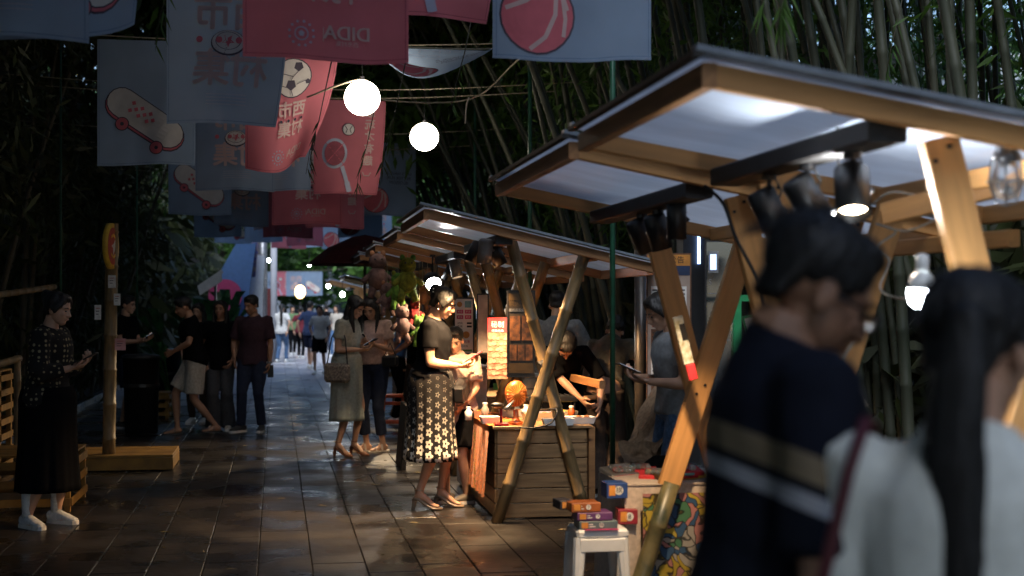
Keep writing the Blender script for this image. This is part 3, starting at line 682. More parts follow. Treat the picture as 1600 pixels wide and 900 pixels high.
# ------------------------------------------------------------ globe lanterns
M_GLOBE = mat('lit_paper_globe', (.8, .75, .68), .6, .02, emit=9, ecol=(1, .86, .70))
for px, py, d, r, l in ((566, 153, 11.9, .15, 'larger glowing white globe lantern on the left'), (663, 214, 15, .15, 'smaller glowing white globe lantern on the right')):
    p = W(px, py, d); t = thing('globe_lantern', l, 'lantern', p, group='globe lanterns hung over the lane')
    MB().ell((0, 0, 0), (r, r, r*.98), n=28, m=18).build('globe', M_GLOBE, t, True)
    MB().tube([(0, 0, r*.97), (0, 0, r+.03)], .018, 10).build('cap', M_BLKP, t); MB().tube([(0, 0, r+.03), (0, 0, r+.55)], .003, 5).build('cord', M_BLKP, t)

# ------------------------------------------------------------ thin green poles
for px, yb, d, r, l in ((957, 720, 9.4, .019, 'dark green steel pole standing beside the plank counter'), (828, 560, 14, .02, 'green pole rising behind the big bamboo frame stall'), (742, 560, 19, .018, 'thin green pole among the culms above the stalls'),
                        (95, 640, 15, .012, 'thin dark pole in front of the left grove'), (214, 600, 19, .012, 'second thin pole in the left grove')):
    p = W(px, 480, d); t = thing('green_pole', l, 'pole', (p.x, p.y, 0)); MB().tube([(0, 0, 0), (0, 0, 5.2)], r, 10).build('shaft', M_GREEN, t, True)
    MB().lathe([(0, .012), (.07, .012), (.07, 0)], 12).build('foot_plate', M_GREEN, t)

# ------------------------------------------------------------ left side: post with sign, platform, crates, bins
M_YEL = mat('yellow_painted_wood', (.24, .12, .015), .6, .25, scale=6, bump=.1)
p = G(170, 712, .13); p.z = 0; pt = thing('wooden_post', 'thick brown bamboo post rising from the yellow platform', 'post', (p.x, p.y, 0))
pole('shaft', p+V((0, 0, .13)), p+V((.03, 0, 2.35)), .062, M_BAMD, pt)
t = thing('round_sign', 'round yellow and red sign on top of the bamboo post', 'sign', p+V((.03, -.10, 2.13)))
R = Matrix.Rotation(math.radians(81), 4, 'Z') @ Matrix.Rotation(PI/2, 4, 'X')
S_Y = mat('sign_yellow', (.75, .48, .05), .5); S_R = mat('sign_red', (.42, .05, .03), .5); S_W = mat('sign_white', (.7, .68, .65), .5)
def sd(r, z0, z1): r *= .93; return sd_(r, z0, z1)
def sd_(r, z0, z1): return MB().lathe([(0, z0), (r, z0), (r, z1), (0, z1)], 28, M=R)
sd(.235, -.02, .02).build('disc', S_Y, t, True); sd(.19, .0205, .023).build('red_panel', S_R, t)
pyd('white_emblem', [R @ V(q) for q in ((-.07, .0, .026), (.02, .03, .026), (.08, .09, .026), (.05, -.03, .026), (-.01, -.09, .026), (-.02, -.02, .026))], [(0, 1, 5), (1, 2, 3), (1, 3, 5), (3, 4, 5)], S_W, t)
for a in (1.2, 1.9, 4.3, 5.1):
    MB().box((-.04, -.012, .024), (.04, .012, .0265), R @ Matrix.Rotation(a, 4, 'Z') @ Matrix.Translation((.1, 0, 0)) @ Matrix.Rotation(PI/2, 4, 'Z')).build('red_ray', S_Y, t)
for (px, py, w2, h2, m, l) in ((175, 440, .035, .06, S_W, 'small white notice on the post'), (183, 468, .03, .055, S_W, 'second white card fixed to the post'), (153, 488, .03, .07, S_W, 'pale card on the left of the post'), (188, 538, .05, .055, mat('pink_card', (.6, .3, .3), .6), 'pink arrow card on the post')):
    q = W(px, py, p.dot(FWD)-.12); t = thing('notice_card', l, 'notice', q)
    MB().box((-w2, -.006, -h2), (w2, 0, h2)).build('card', m, t)
    for k in range(3): MB().box((-w2*.6, -.0085, h2*.5-k*h2*.4), (w2*(.6-.2*k), -.0065, h2*.6-k*h2*.4)).build('printed_line', S_R if k == 0 else I_DK, t)
c0 = G(120, 738); c1 = G(268, 738); t = thing('yellow_platform', 'low yellow timber platform around the bamboo post', 'platform', (c0.x, c0.y, 0))
ww = c1.x-c0.x
for k in range(3): MB().box((-.25, .004+k*.30*1, .125), (ww, .292+k*.30, .15), ch=.004).build('deck_plank', M_YEL, t)
MB().box((-.25, -.004, .01), (ww+.004, .022, .122), ch=.004).build('front_board', M_YEL, t); MB().box((ww-.02, .03, .01), (ww+.003, .9, .122), ch=.004).build('side_board', M_YEL, t)
def crate(px, py, wd, dp, h, label, rows=3, rz=0):
    g = G(px, py); t = thing('yellow_crate', label, 'crate', (g.x, g.y, 0), rz, 'yellow crates and pallets on the left')
    for x in (0, wd-.05):
        for y in (0, dp-.05): MB().box((x, y, 0), (x+.05, y+.05, h), ch=.004).build('corner_post', M_YEL, t)
    for k in range(rows):
        z = h*(k+.35)/rows
        for y in (-.012, dp+.001): MB().box((0, y, z), (wd, y+.011, z+h/rows*.42)).build('slat', M_YEL, t)
        for x in (-.012, wd+.001): MB().box((x, 0, z), (x+.011, dp, z+h/rows*.42)).build('slat', M_YEL, t)
    for k in range(5): MB().box((0, k*dp/5+.004, h), (wd, (k+1)*dp/5-.004, h+.014)).build('top_board', M_YEL, t)
crate(-60, 805, .78, .9, .42, 'yellow slatted crate behind the woman in the dotted blouse', 3)
crate(-75, 745, .42, .6, .95, 'tall yellow slatted crate at the left edge', 7)
crate(238, 655, .22, .5, .35, 'yellow crate under the dark bin', 3)
crate(205, 672, .3, .3, .2, 'small yellow crate beside the dark bin', 2)
def bin_(px, py, r, h, label, m):
    g = G(px, py); t = thing('bin', label, 'bin', (g.x, g.y, 0))
    MB().lathe([(0, 0), (r*.9, 0), (r, h*.96), (r*1.06, h*.96), (r*1.06, h), (r*.8, h+.02), (0, h+.03)], 20).build('drum', m, t, True)
    MB().lathe([(r*.965, h*.6), (r*1.01, h*.6), (r*1.01, h*.64), (r*.965, h*.64)], 20).build('band', M_BLACK, t)
bin_(221, 676, .22, .95, 'dark bin beside the bamboo post', M_BLKP); bin_(259, 640, .24, .9, 'dark blue drum behind the man in shorts', mat('dark_blue_plastic', (.01, .015, .03), .4))
t = thing('orange_ball_sign', 'small orange round reflector on the dark bin', 'reflector', G(236, 674)+V((.02, -.24, .62))); MB().lathe([(0, 0), (.07, 0), (.07, .02), (0, .02)], 18, M=Matrix.Rotation(PI/2, 4, 'X')).build('disc', mat('orange_reflector', (.6, .12, .03), .4), t)
# split bamboo rail along the grove
for (a, b_, l) in ((W(-30, 465, 12), W(85, 448, 15), 'horizontal bamboo rail in the left grove'), (W(-20, 575, 11), W(30, 560, 12), 'lower bamboo rail at the left edge')):
    t = thing('bamboo_rail', l, 'rail', a); pole('rail', a, b_, .03, M_BAMD, t)
    for q in (a.lerp(b_, .05), a.lerp(b_, .9)): pole('rail_post', V((q.x, q.y+.06, 0)), V((q.x, q.y+.06, q.z+.03)), .03, M_BAMD, t)

# ------------------------------------------------------------ market stalls
def stall(Y0, Y1, Xl, kind, label, legY, rail=.54, wdt=1.65, sub=True, legs=True, zt=2.24, sl=.23):
    t = thing('market_stall', label, 'stall', (Xl, Y0, 0), group='market stalls in a row')
    mw = M_PINE if kind == 'pine' else M_PINE2; z = lambda X: zt-(X-Xl)*sl
    X1 = Xl+wdt
    nd = wdt
    for y in (Y0+.025, Y1-.025):
        beam('rafter', (Xl, y, z(Xl)-.036), (X1, y, z(X1)-.036), .045, .068, mw, t)
    beam('eaves_beam', (Xl-.02, Y0-.01, z(Xl)-.038), (Xl-.02, Y1+.01, z(Xl)-.038), .045, .072, M_PINE2 if kind == 'pine' else mw, t)
    beam('back_beam', (X1+.02, Y0-.01, z(X1)-.038), (X1+.02, Y1+.01, z(X1)-.038), .045, .072, mw, t)
    beam('lamp_rail', (Xl+rail, Y0+.055, z(Xl+rail)-.085), (Xl+rail, Y1-.055, z(Xl+rail)-.085), .12, .07, M_DKW, t)
    beam('purlin', (Xl+1.2, Y0+.055, z(Xl+1.2)-.045), (Xl+1.2, Y1-.055, z(Xl+1.2)-.045), .045, .07, mw, t)
    # sheet with slight sag between timbers
    N, M_ = 22, 16; vs = []
    for j in range(M_+1):
        for i in range(N+1):
            x = Xl-.06+(wdt+.12)*i/N; y = Y0-.03+(Y1-Y0+.06)*j/M_
            dz = .006+.012*noise.noise(V((x*5, y*1.5, 3)))*math.sin(PI*j/M_)
            vs.append((x-Xl, y-Y0, z(x)+dz))
    fs = [(j*(N+1)+i, j*(N+1)+i+1, (j+1)*(N+1)+i+1, (j+1)*(N+1)+i) for j in range(M_) for i in range(N)]
    pyd('roof_sheet', vs, fs, M_SHEET, t, True)
    for y in (Y0-.028, Y1+.028): beam('roof_edge', (Xl-.07, y, z(Xl-.07)+.022), (X1+.07, y, z(X1+.07)+.016), .05, .018, M_EDGE, t)
    beam('roof_edge', (Xl-.062, Y0-.05, z(Xl)+.018), (Xl-.062, Y1+.05, z(Xl)+.018), .03, .018, M_DKW, t)
    if legs:
        for k, y in enumerate(legY):
            dz = lambda X: z(X)-.06
            s_ = .10 if (kind == 'pine' and not (k == 1 and 5.5 < Y0 < 6)) else 0
            A0, A1 = V((Xl+.50+s_, y, 0)), V((Xl+1.14+s_, y, dz(Xl+1.14+s_))); B0, B1 = V((Xl+1.18+s_, y+.055, 0)), V((Xl+.62+s_*1.2, y+.055, dz(Xl+.62+s_*1.2)))
            if kind == 'bamboo':
                y2 = .095
                for a, b_ in ((A0, A1), (B0+V((0, y2-.055, 0)), B1+V((0, y2-.055, 0)))): pole('leg', a, b_, .045, M_BAMD if k == 0 else M_BAM, t)
                q = A0.lerp(A1, .585); MB().tube([(-.05, 0, -.02), (.05, .02, .02)], .056, 10).build('rope_lashing', M_DKW, t, at=(0, 0, 0)).location = V((q.x, q.y+.04, q.z))-V((Xl, Y0, 0))
            else:
                if k == 1 and Y0 > 5.5 and Y0 < 6:
                    q = A0.lerp(A1, .33); beam('leg', q, A1, .05, .11, mw, t, up=(1, 0, 0)); pole('leg_foot', A0+V((0, -.02, 0)), q+V((.01, -.02, .02)), .045, M_STAIN, t)
                else: beam('leg', A0, A1, .05, .115, mw, t, up=(1, 0, 0))
                beam('leg', B0, B1, .05, .115, mw, t, up=(1, 0, 0))
                for q in (A0.lerp(A1, .58), B1-V((0, 0, .05)), A1-V((0, 0, .05))):
                    for dx in (-.022, .022): MB().tube([(0, -.034, 0), (0, -.026, 0)], .007, 8).build('bolt', M_BLACK, t).location = V((q.x+dx, q.y, q.z+dx))-V((Xl, Y0, 0))
        # long tie between the frames
        if len(legY) > 1: beam('tie_rail', (Xl+1.3, legY[0]+.1, .98), (Xl+1.3, legY[-1], .98), .04, .06, mw, t)
    STALLS.append(t); return t
STALLS = []
M_EDGE = mat('grey_blue_edge_strip', (.16, .19, .23), .45); M_STAIN = mat('mottled_stained_bamboo', (.20, .16, .07), .4, col2=(.03, .04, .02), scale=9)
stall(3.86, 5.50, 1.22, 'pine', 'nearest pine stall with white lined roof at right', (3.95, 5.42), sl=.165)
stall(5.80, 7.80, 1.24, 'pine', 'second pine stall with a white lined roof and crossed plank legs', (5.90, 6.95), sl=.195)
stall(9.95, 11.80, 1.06, 'bamboo', 'third stall with crossed bamboo legs and the plank counter', (10.1, 11.6))
stall(12.9, 14.6, 1.12, 'bamboo', 'fourth stall hung with plush toys', (13.0, 14.4))
stall(15.8, 17.5, 1.12, 'bamboo', 'fifth stall behind the women reading phones', (15.9, 17.3))
stall(18.7, 20.4, 1.12, 'bamboo', 'sixth stall hidden behind the others', (18.8, 20.2))
stall(31, 33.5, 1.5, 'pine', 'far stall roof in the open part of the lane', (31.1, 33.3))
stall(36, 38.5, 1.35, 'pine', 'farthest stall roof near the trees', (36.1, 38.3))
# extra timber of the nearest stall: cross rail and fascia seen at right
t = thing('timber_brace', 'horizontal pine brace with white edging under the nearest roof', 'brace', W(1410, 395, 6.5))
beam('brace', W(1400, 388, 6.5), W(1585, 372, 5.6), .05, .07, M_PINE, t); beam('brace', W(1380, 335, 5.2), W(1560, 290, 5.0), .05, .08, M_PINE, t)

# dark awning and far clutter above the middle stalls
M_MAR = mat('maroon_cloth', (.10, .02, .025), .8)
g = W(570, 400, 21); t = thing('dark_awning', 'dark maroon umbrella behind the stacked stall roofs', 'umbrella', (g.x, g.y, 0))
MB().lathe([(0, 2.62), (.2, 2.58), (.55, 2.42), (.85, 2.18), (.84, 2.17), (.5, 2.36), (0, 2.55)], 10).build('canopy', M_MAR, t); MB().tube([(0, 0, 0), (0, 0, 2.6)], .02, 8).build('pole', M_GREYM, t, True)

# ------------------------------------------------------------ lamps
M_LENSW = mat('lit_lens_warm', (1, .9, .8), .3, emit=14, ecol=(1, .78, .5)); M_LENSC = mat('lit_lens_cool', (1, 1, 1), .3, emit=30, ecol=(.9, .95, 1)); M_LENSO = mat('dark_lens', (.1, .1, .1), .1)
def track(px, py, d, top, dr, label, power=0, lens=None, col=(1, .72, .42), L=.17, r=.053, size=75, m=None, shift=.02):
    p = W(px, py, d); dr = V(dr).normalized(); t = thing('spotlight', label, 'spotlight', p, group='black spotlights under the stall roofs')
    R = dr.to_track_quat('Z', 'Y').to_matrix().to_4x4(); mm = m or M_BLACK
    MB().lathe([(0, -L/2), (r*.8, -L/2), (r, -L/2+.012), (r, L/2), (r*.9, L/2), (r*.88, L/2-.03), (0, L/2-.031)], 20, M=R).build('can', mm, t, True)
    MB().lathe([(0, L/2-.029), (r*.86, L/2-.029)], 20, M=R).build('lens', lens or M_LENSO, t)
    hz = top-p.z
    MB().tube([(0, 0, hz), (0, 0, hz-.02)], .028, 10).tube([(0, 0, hz-.02), (0, 0, .055), (r+.012, 0, 0)], .009, 8).build('bracket', mm, t)
    MB().tube([(.02, 0, hz-.01), (.05, .01, hz*.55), (.03, 0, .03)], .004, 6).build('wire', mm, t)
    if power:
        o = spot('spot_light', p+dr*(L/2+shift), p+dr*2, power, col, size); o.parent = t; o.location = dr*(L/2+shift)
    return t
# stall 1
track(1202, 330, 5.15, 2.03, (.45, -.1, -1), 'leftmost of three black spotlights under the nearest roof')
track(1262, 312, 4.78, 2.03, (.7, .0, -1), 'middle of three black spotlights under the nearest roof')
track(1332, 298, 4.41, 2.03, (-.15, -.45, -.9), 'right spotlight with glowing rim under the nearest roof', 12, M_LENSW, (1, .8, .6), r=.055, size=95)
# stall 2
track(1057, 345, 6.43, 2.01, (.02, .05, -1), 'upright black spotlight left of the crossed planks', 75, M_LENSW, (1, .70, .40), r=.045, size=104)
track(1028, 362, 6.74, 2.01, (.3, .1, -1), 'black spotlight tilted right beneath the second roof')
track(1003, 368, 7.03, 2.01, (.5, .1, -1), 'rearmost black spotlight beneath the second roof')
# stall 3
track(775, 398, 10.5, 2.02, (.5, .05, -1), 'black spotlight aimed right at the plank counter', 125, M_LENSW, (1, .62, .30), size=95)
track(742, 395, 10.7, 2.02, (-.5, -.1, -1), 'black spotlight aimed at the woman in the flower skirt', 250, M_LENSW, (1, .64, .32), size=90, m=M_BLACK)
track(758, 392, 10.25, 2.02, (-.08, .25, -1), 'grey spotlight between the two black ones', 190, M_LENSW, (1, .62, .30), m=mat('grey_can', (.2, .18, .17), .5), size=100)
track(712, 420, 13.4, 2.06, (.2, -.2, -1), 'grey brown spotlight behind the printed menu', 150, M_LENSW, (1, .70, .42), m=MATS['grey_can'], size=90)
track(703, 425, 13.7, 2.06, (-.5, .2, -1), 'second grey brown spotlight in the fourth stall', 60, M_LENSW, size=90)
track(676, 440, 13.8, 2.06, (.08, -1, -.55), 'bright floodlight facing the camera in the fourth stall', 15, M_LENSC, (1, .93, .85), L=.12, r=.085, size=95)
track(640, 452, 16.4, 2.05, (-.75, -.55, -1), 'spotlight in the fifth stall', 260, M_LENSW, (1, .74, .45), size=88)
track(610, 455, 19.2, 2.05, (-.1, -.3, -1), 'spotlight in the sixth stall', 90, M_LENSW, (1, .74, .45), size=62)
# caged lamp, floodlight glare, bulb
p = W(1572, 285, 4.25); t = thing('caged_lamp', 'unlit glass cage lamp hanging at the right edge', 'lamp', p, scale=.85)
M_GLASS2 = mat('clear_glass', (.9, .9, .9), .05); b_ = M_GLASS2.node_tree.nodes['Principled BSDF']; b_.inputs['Transmission Weight'].default_value = .85
MB().lathe([(.02, .10), (.045, .08), (.052, .02), (.055, -.02), (.04, -.055), (0, -.065)], 18).build('glass', M_GLASS2, t, True)
MB().lathe([(.0, .16), (.03, .16), (.035, .12), (.05, .10), (.05, .075), (0, .07)], 16).build('socket', M_GREYM, t, True)
for k in range(6):
    a = PI*k/3; MB().tube([(.055*math.cos(a), .055*math.sin(a), .08), (.066*math.cos(a), .066*math.sin(a), 0), (.04*math.cos(a), .04*math.sin(a), -.07), (0, 0, -.082)], .0032, 5).build('guard_wire', M_GREYM, t)
MB().lathe([(.064, 0), (.069, 0), (.069, .006), (.064, .006), (.064, 0)], 20).build('guard_ring', M_GREYM, t); MB().tube([(0, 0, .155), (0, .0, .185)], .006, 6).build('cord', M_OFFW, t)
p = W(1312, 342, 4.6); t = thing('work_light', 'small glaring white light behind the head of the man with glasses', 'lamp', p)
MB().lathe([(.0, .03), (.035, .03), (.04, 0), (0, -.005)], 16, M=Matrix.Rotation(-1.1, 4, 'X')).build('housing', M_BLACK, t); MB().ell((0, -.01, 0), (.03, .022, .034), n=14, m=10).build('lens', mat('glaring_white_lens', (1, 1, 1), .3, emit=40, ecol=(1, .97, .92)), t, True)
MB().tube([(0, 0, .03), (0, .02, .3)], .005, 6).build('cord', M_BLKP, t)
o = spot('lamp_light', p, p+V((.25, -.25, 1)), 34, (.92, .96, 1), 165, .4, .04); o.parent = t; o.location = (.0, -.06, .0)
p = W(1441, 458, 4.0); t = thing('light_bulb', 'bright white LED bulb hanging above the woman with the ponytail', 'light bulb', p)
MB().lathe([(0, -.045), (.02, -.042), (.036, -.028), (.041, -.005), (.0405, .012)], 20).build('glowing_dome', mat('glowing_bulb_dome', (1, 1, 1), .3, emit=28, ecol=(.82, .92, 1)), t, True)
MB().lathe([(.0405, .012), (.039, .03), (.028, .05), (.016, .062)], 20).build('bulb_collar', M_WHITE, t, True)
MB().lathe([(.016, .062), (.018, .066), (.018, .105), (.01, .11), (.0, .112)], 14).build('socket', M_WHITE, t, True)
o = point('bulb_light', (0, 0, 0), 4, (.88, .94, 1), .04); o.parent = t; o.location = (0, 0, -.09)
# cables
cable('power_cord', t=STALLS[1], pts=[W(1100, 290, 5.8), W(1130, 318, 5.8), W(1150, 372, 5.8), W(1180, 430, 5.8), W(1195, 485, 5.8)], r=.008, m=M_BLKP)
cable('white_cord', t=STALLS[0], pts=[W(1365, 318, 5.3), W(1400, 300, 5.2), W(1480, 325, 5.2), W(1420, 360, 5.2), W(1370, 350, 5.3), W(1400, 362, 5.35), W(1372, 385, 5.35), W(1390, 408, 5.35), W(1375, 450, 5.3), W(1400, 465, 5.2), W(1430, 464, 4.6), W(1443, 430, 4.1), W(1445, 412, 4.0)], r=.005, m=M_OFFW)
cable('white_cord', t=STALLS[0], pts=[W(1365, 500, 5.2), W(1330, 540, 5.2), W(1318, 570, 5.2), W(1340, 605, 5.2), W(1356, 635, 5.2)], r=.007, m=M_OFFW)
cable('thin_cord', t=STALLS[0], pts=[W(1285, 360, 5.4), W(1330, 385, 5.4), W(1375, 405, 5.4)], r=.004, m=M_OFFW)

# ------------------------------------------------------------ boards and posters
def board(px0, py0, px1, py1, d, m, label, cat='sign', th=.012, frame=None, name='hanging_sign'):
    "flat board standing at distance d; returns thing and a mapper from picture px to local"
    a, b = W(px0, py0, d), W(px1, py1, d); t = thing(name, label, cat, a)
    u = RGT*((px1-px0)/FOC*d); wd = u.length; h = a.z-b.z; Rm = Matrix.Rotation(-TH, 4, 'Z')
    MB().box((0, 0, -h), (wd, th, 0), Rm).build('panel', m, t)
    if frame:
        for lo, hi in (((-.01, -.004, -h), (0, th+.004, 0)), ((wd, -.004, -h), (wd+.01, th+.004, 0)), ((-.01, -.004, 0), (wd+.01, th+.004, .012)), ((-.01, -.004, -h-.012), (wd+.01, th+.004, -h))):
            MB().box(lo, hi, Rm).build('frame', frame, t)
    def rect(nm, x0, y0, x1, y1, mm, z=.002, name2=None):
        MB().box((x0*wd, -z-.0015, -y1*h), (x1*wd, -z, -y0*h), Rm).build(nm, mm, t)
    def text(s, x, y, size, mm, z=.0045, bold=0.01):
        vs, fs = textgeo(s, size*h, False, bold); k = MB().add([Rm @ V((x*wd+q[0], -z, -y*h+q[1])) for q in vs], fs); k.build('lettering', mm, t)
    def dsc(x, y, r, mm, z=.003, nm='picture'):
        MB().lathe([(0, 0), (r*h, 0), (r*h*.98, .002)], 14, M=Rm @ Matrix.Translation((x*wd, -z, -y*h)) @ Matrix.Rotation(PI/2, 4, 'X')).build(nm, mm, t)
    return t, rect, text, dsc
M_PAPER = mat('white_paper_print', (.78, .75, .70), .5, .04); P_RED = mat('red_print', (.65, .03, .04), .5); P_MEAT = mat('skewer_photo_print', (.26, .07, .04), .45, col2=(.34, .19, .13), scale=26)
P_OR = mat('orange_print', (.65, .26, .04), .5); P_MAG = mat('magenta_print', (.55, .05, .16), .5); P_BLK = mat('black_print', (.012, .011, .01), .4); P_DKB = mat('dark_menu_board', (.03, .022, .015), .28); P_BRN = mat('dark_food_photo', (.16, .06, .02), .4, col2=(.03, .015, .01), scale=22)
P_GRN = mat('green_print', (.10, .30, .08), .5); P_GOLD = mat('dim_gold_print', (.06, .035, .012), .4); P_TEAL = mat('teal_print', (.12, .35, .42), .5)
t, rect, text, dsc = board(711, 467, 739, 552, 11.7, M_PAPER, 'white printed menu with red price boxes behind the boy', frame=M_BLACK)
dsc(.25, .1, .05, P_OR); rect('swatch', .55, .04, .9, .16, P_TEAL)
for x in (.1, .55):
    for y in (.2, .3): rect('price_box', x, y, x+.36, y+.07, P_MAG); text('¥15', x+.18, y+.035, .05, M_PAPER)
for y in (.43, .49): rect('black_tag', .66, y, .93, y+.035, P_BLK)
for y, s in ((.45, '烤肉'), (.51, '套餐'), (.57, '小食')): text(s, .28, y, .05, P_BLK)
dsc(.62, .66, .065, P_OR); text('特价优惠', .5, .79, .055, P_MAG); text('欢迎光临', .45, .87, .045, P_BLK); rect('green_strip', .05, .93, .95, .965, P_GRN); 
t, rect, text, dsc = board(762, 496, 793, 592, 10.85, P_MEAT, 'red and white poster of meat skewers tied to the bamboo leg')
rect('red_header', 0, 0, 1, .24, P_RED); text('秘制', .5, .12, .11, M_PAPER); text('烤串肉串', .5, .22, .05, M_PAPER)
M_MEAT2 = mat('pale_meat_print', (.36, .22, .16), .5)
for r_ in range(7):
    rect('skewer_line', .02, .33+r_*.095, .98, .336+r_*.095, P_RED)
    for c_ in range(5): dsc(.12+c_*.19, .335+r_*.095+rnd.uniform(-.01, .01), .032*rnd.uniform(.8, 1.2), M_MEAT2 if (r_+c_) % 3 else P_MEAT, z=.004, nm='meat_piece')
t, rect, text, dsc = board(794, 456, 834, 587, 10.35, P_DKB, 'tall dark menu board hanging before the bamboo frame', frame=M_BLACK)
rect('amber_header', .02, .02, .98, .1, P_GOLD); text('炭火烧烤', .5, .14, .075, P_GOLD); rect('grey_band', .04, .2, .96, .235, M_GREYM); text('招牌推荐好味道', .5, .217, .035, P_BLK)
for x in (.06, .53): rect('food_photo', x, .29, x+.41, .58, P_BRN)
for x in (.06, .37, .68): rect('food_photo', x, .63, x+.27, .82, P_BRN)
rect('amber_footer', .02, .85, .98, .97, P_GOLD)
t, rect, text, dsc = board(747, 461, 762, 551, 11.2, mat('grey_board_back', (.30, .26, .24), .6), 'plain grey board behind the bamboo leg', frame=M_BLACK)
# notice wall behind the second stall
M_BRNF = wood('brown_frame_wood', (.20, .085, .035), knots=False); M_NOT = mat('dim_paper', (.40, .30, .24), .6, .1)
t, rect, text, dsc = board(1012, 398, 1078, 645, 10.6, M_NOT, 'brown framed notice board with posters behind the woman with the phone', name='notice_board', frame=M_BRNF)
rect('header', .0, .0, 1, .07, P_OR); text('通知公告', .5, .035, .05, P_BLK); rect('blue_strip', .0, .07, 1, .13, mat('navy_strip', (.02, .04, .10), .5))
for k, (x0, y0, x1, y1) in enumerate(((.08, .2, .45, .38), (.52, .2, .92, .38), (.08, .47, .45, .60), (.52, .47, .92, .60), (.08, .66, .45, .76), (.52, .66, .92, .76), (.08, .83, .92, .96))):
    rect('posted_sheet', x0, y0, x1, y1, P_BRN if k in (2, 3, 6) else M_PAPER)
    for q in range(4): rect('printed_line', x0+.03, y0+.02+q*.025, x1-.04, y0+.028+q*.025, P_BLK, z=.0042)
# dark shop front with green frame
t, rect, text, dsc = board(1104, 378, 1150, 620, 9.6, M_GLASS, 'dark shop window with faint chalk lettering behind the crossed planks', 'window', name='shop_window', frame=M_BLACK)
rect('screen_frame', .05, .06, .4, .2, M_GREYM); rect('lit_screen', .12, .08, .33, .18, mat('blue_screen', (.3, .5, 1), .4, emit=.9, ecol=(.35, .5, 1)), z=.004)
text('S', .12, .26, .05, M_GREYM); text('MENU', .35, .46, .03, M_GREYM); text('COFFEE', .5, .58, .028, M_GREYM)
for y in (.33, .5, .63): rect('shelf_edge', .05, y, .95, y+.006, M_GREYM)
for k in range(7): rect('bottle_label', .78, .22+k*.045, .97, .25+k*.045, (P_RED, M_PAPER, P_TEAL, M_PAPER, P_OR, M_PAPER, P_MAG)[k])
p = W(1153, 395, 8.8); t = thing('green_frame_post', 'bright green upright frame beside the shop window', 'post', p)
MB().box((-.03, 0, -1.62), (.025, .05, .02), ch=.004).build('upright', M_GREEN2, t); MB().box((-.028, .051, -.3), (.4, .08, -.26)).build('crossbar', M_GREEN2, t)
t, rect, text, dsc = board(1163, 498, 1203, 522, 7.2, M_PAPER, 'small tilted green edged price card', frame=M_GREEN2, name='price_card'); t.rotation_euler = (0, -.22, 0); text('¥10', .5, .5, .5, P_GRN)
p = W(1090, 480, 11.5); t = thing('black_pillar', 'black square pillar behind the notice board', 'pillar', (p.x, p.y, 0)); MB().box((-.12, 0, 0), (.06, .2, 3)).build('shaft', M_BLKP, t)
MB().box((-.005, -.03, 1.9), (.015, -.01, 2.18)).build('blue_tube', mat('blue_neon', (.4, .6, 1), .4, emit=2.0, ecol=(.3, .5, 1)), t)
p = W(1132, 480, 12.5); t = thing('black_pillar', 'second black pillar right of the blue tube light', 'pillar', (p.x, p.y, 0)); MB().box((-.1, 0, 0), (.12, .2, 3.2)).build('shaft', mat('dark_brown_paint', (.022, .014, .011), .6), t)
p = W(1001, 480, 11.2); t = thing('steel_cylinder_post', 'grey round metal post left of the notice board', 'post', (p.x, p.y, 0)); MB().tube([(0, 0, 0), (0, 0, 2.0)], .05, 14).build('shaft', mat('dull_steel', (.10, .09, .085), .4, metal=.6), t, True)

# ------------------------------------------------------------ plank counter and what stands on it
cx0, cx1, cy0, cy1, ch_ = 1.57, 2.26, 10.22, 11.6, .68
ct = thing('plank_counter', 'wooden plank counter with orange cloth on its side', 'counter', (cx0, cy0, 0))
for k in range(6):
    z0 = .015+k*.108; MB().box((.012, 0, z0), (cx1-cx0-.012, .022, z0+.102), ch=.004).build('plank', M_PLANK, ct)
    MB().box((0, .03, z0), (.022, cy1-cy0, z0+.102), ch=.004).build('plank', M_PLANK, ct)
    MB().box((cx1-cx0-.02, .03, z0), (cx1-cx0, cy1-cy0, z0+.102), ch=.004).build('plank', M_PLANK, ct)
for x in (.03, cx1-cx0-.07): MB().box((x, .024, 0), (x+.05, .07, ch_-.02)).build('corner_post', M_PINE2, ct)
MB().box((cx1-cx0+.002, -.01, 0), (cx1-cx0+.05, .04, ch_-.01), ch=.003).build('corner_post', M_PINE2, ct)
for k in range(5): MB().box((-.02, -.02+k*.288, ch_-.018), (cx1-cx0+.03, .262+k*.288, ch_+.004), ch=.003).build('top_board', M_PLANK, ct)
# orange cloth
M_ORC = cloth('orange_printed_cloth', (.62, .16, .025), .3); t = thing('counter_cloth', 'orange printed cloth hanging from the counter side', 'tablecloth', (cx0-.03, cy0+.02, 0))
N, Mv = 30, 10; vs = []
for j in range(Mv+1):
    for i in range(N+1):
        v = j/Mv; y = .0+1.3*i/N; x = -.014-.016*v*(1+math.sin(i*1.5))-.02*v; vs.append((x, y, .688-.52*v))
vs += [(.25, 1.3*i/N, .688) for i in range(N+1)]
fs = [(j*(N+1)+i, j*(N+1)+i+1, (j+1)*(N+1)+i+1, (j+1)*(N+1)+i) for j in range(Mv) for i in range(N)]+[(i, i+1, (Mv+1)*(N+1)+i+1, (Mv+1)*(N+1)+i) for i in range(N)]
pyd('cloth', vs, fs, M_ORC, t, True)
M_YCL = mat('yellow_green_print', (.55, .50, .06), .7, .3, scale=20)
for k in range(4):
    vsx, fsx = textgeo('烤肉串香'[k], .13, False, .02); MB().add([V((-.062, .42-q[0]*0+.0-q[0], .55-k*.115+q[1])) for q in vsx], fsx).build('lettering', M_YCL, t)
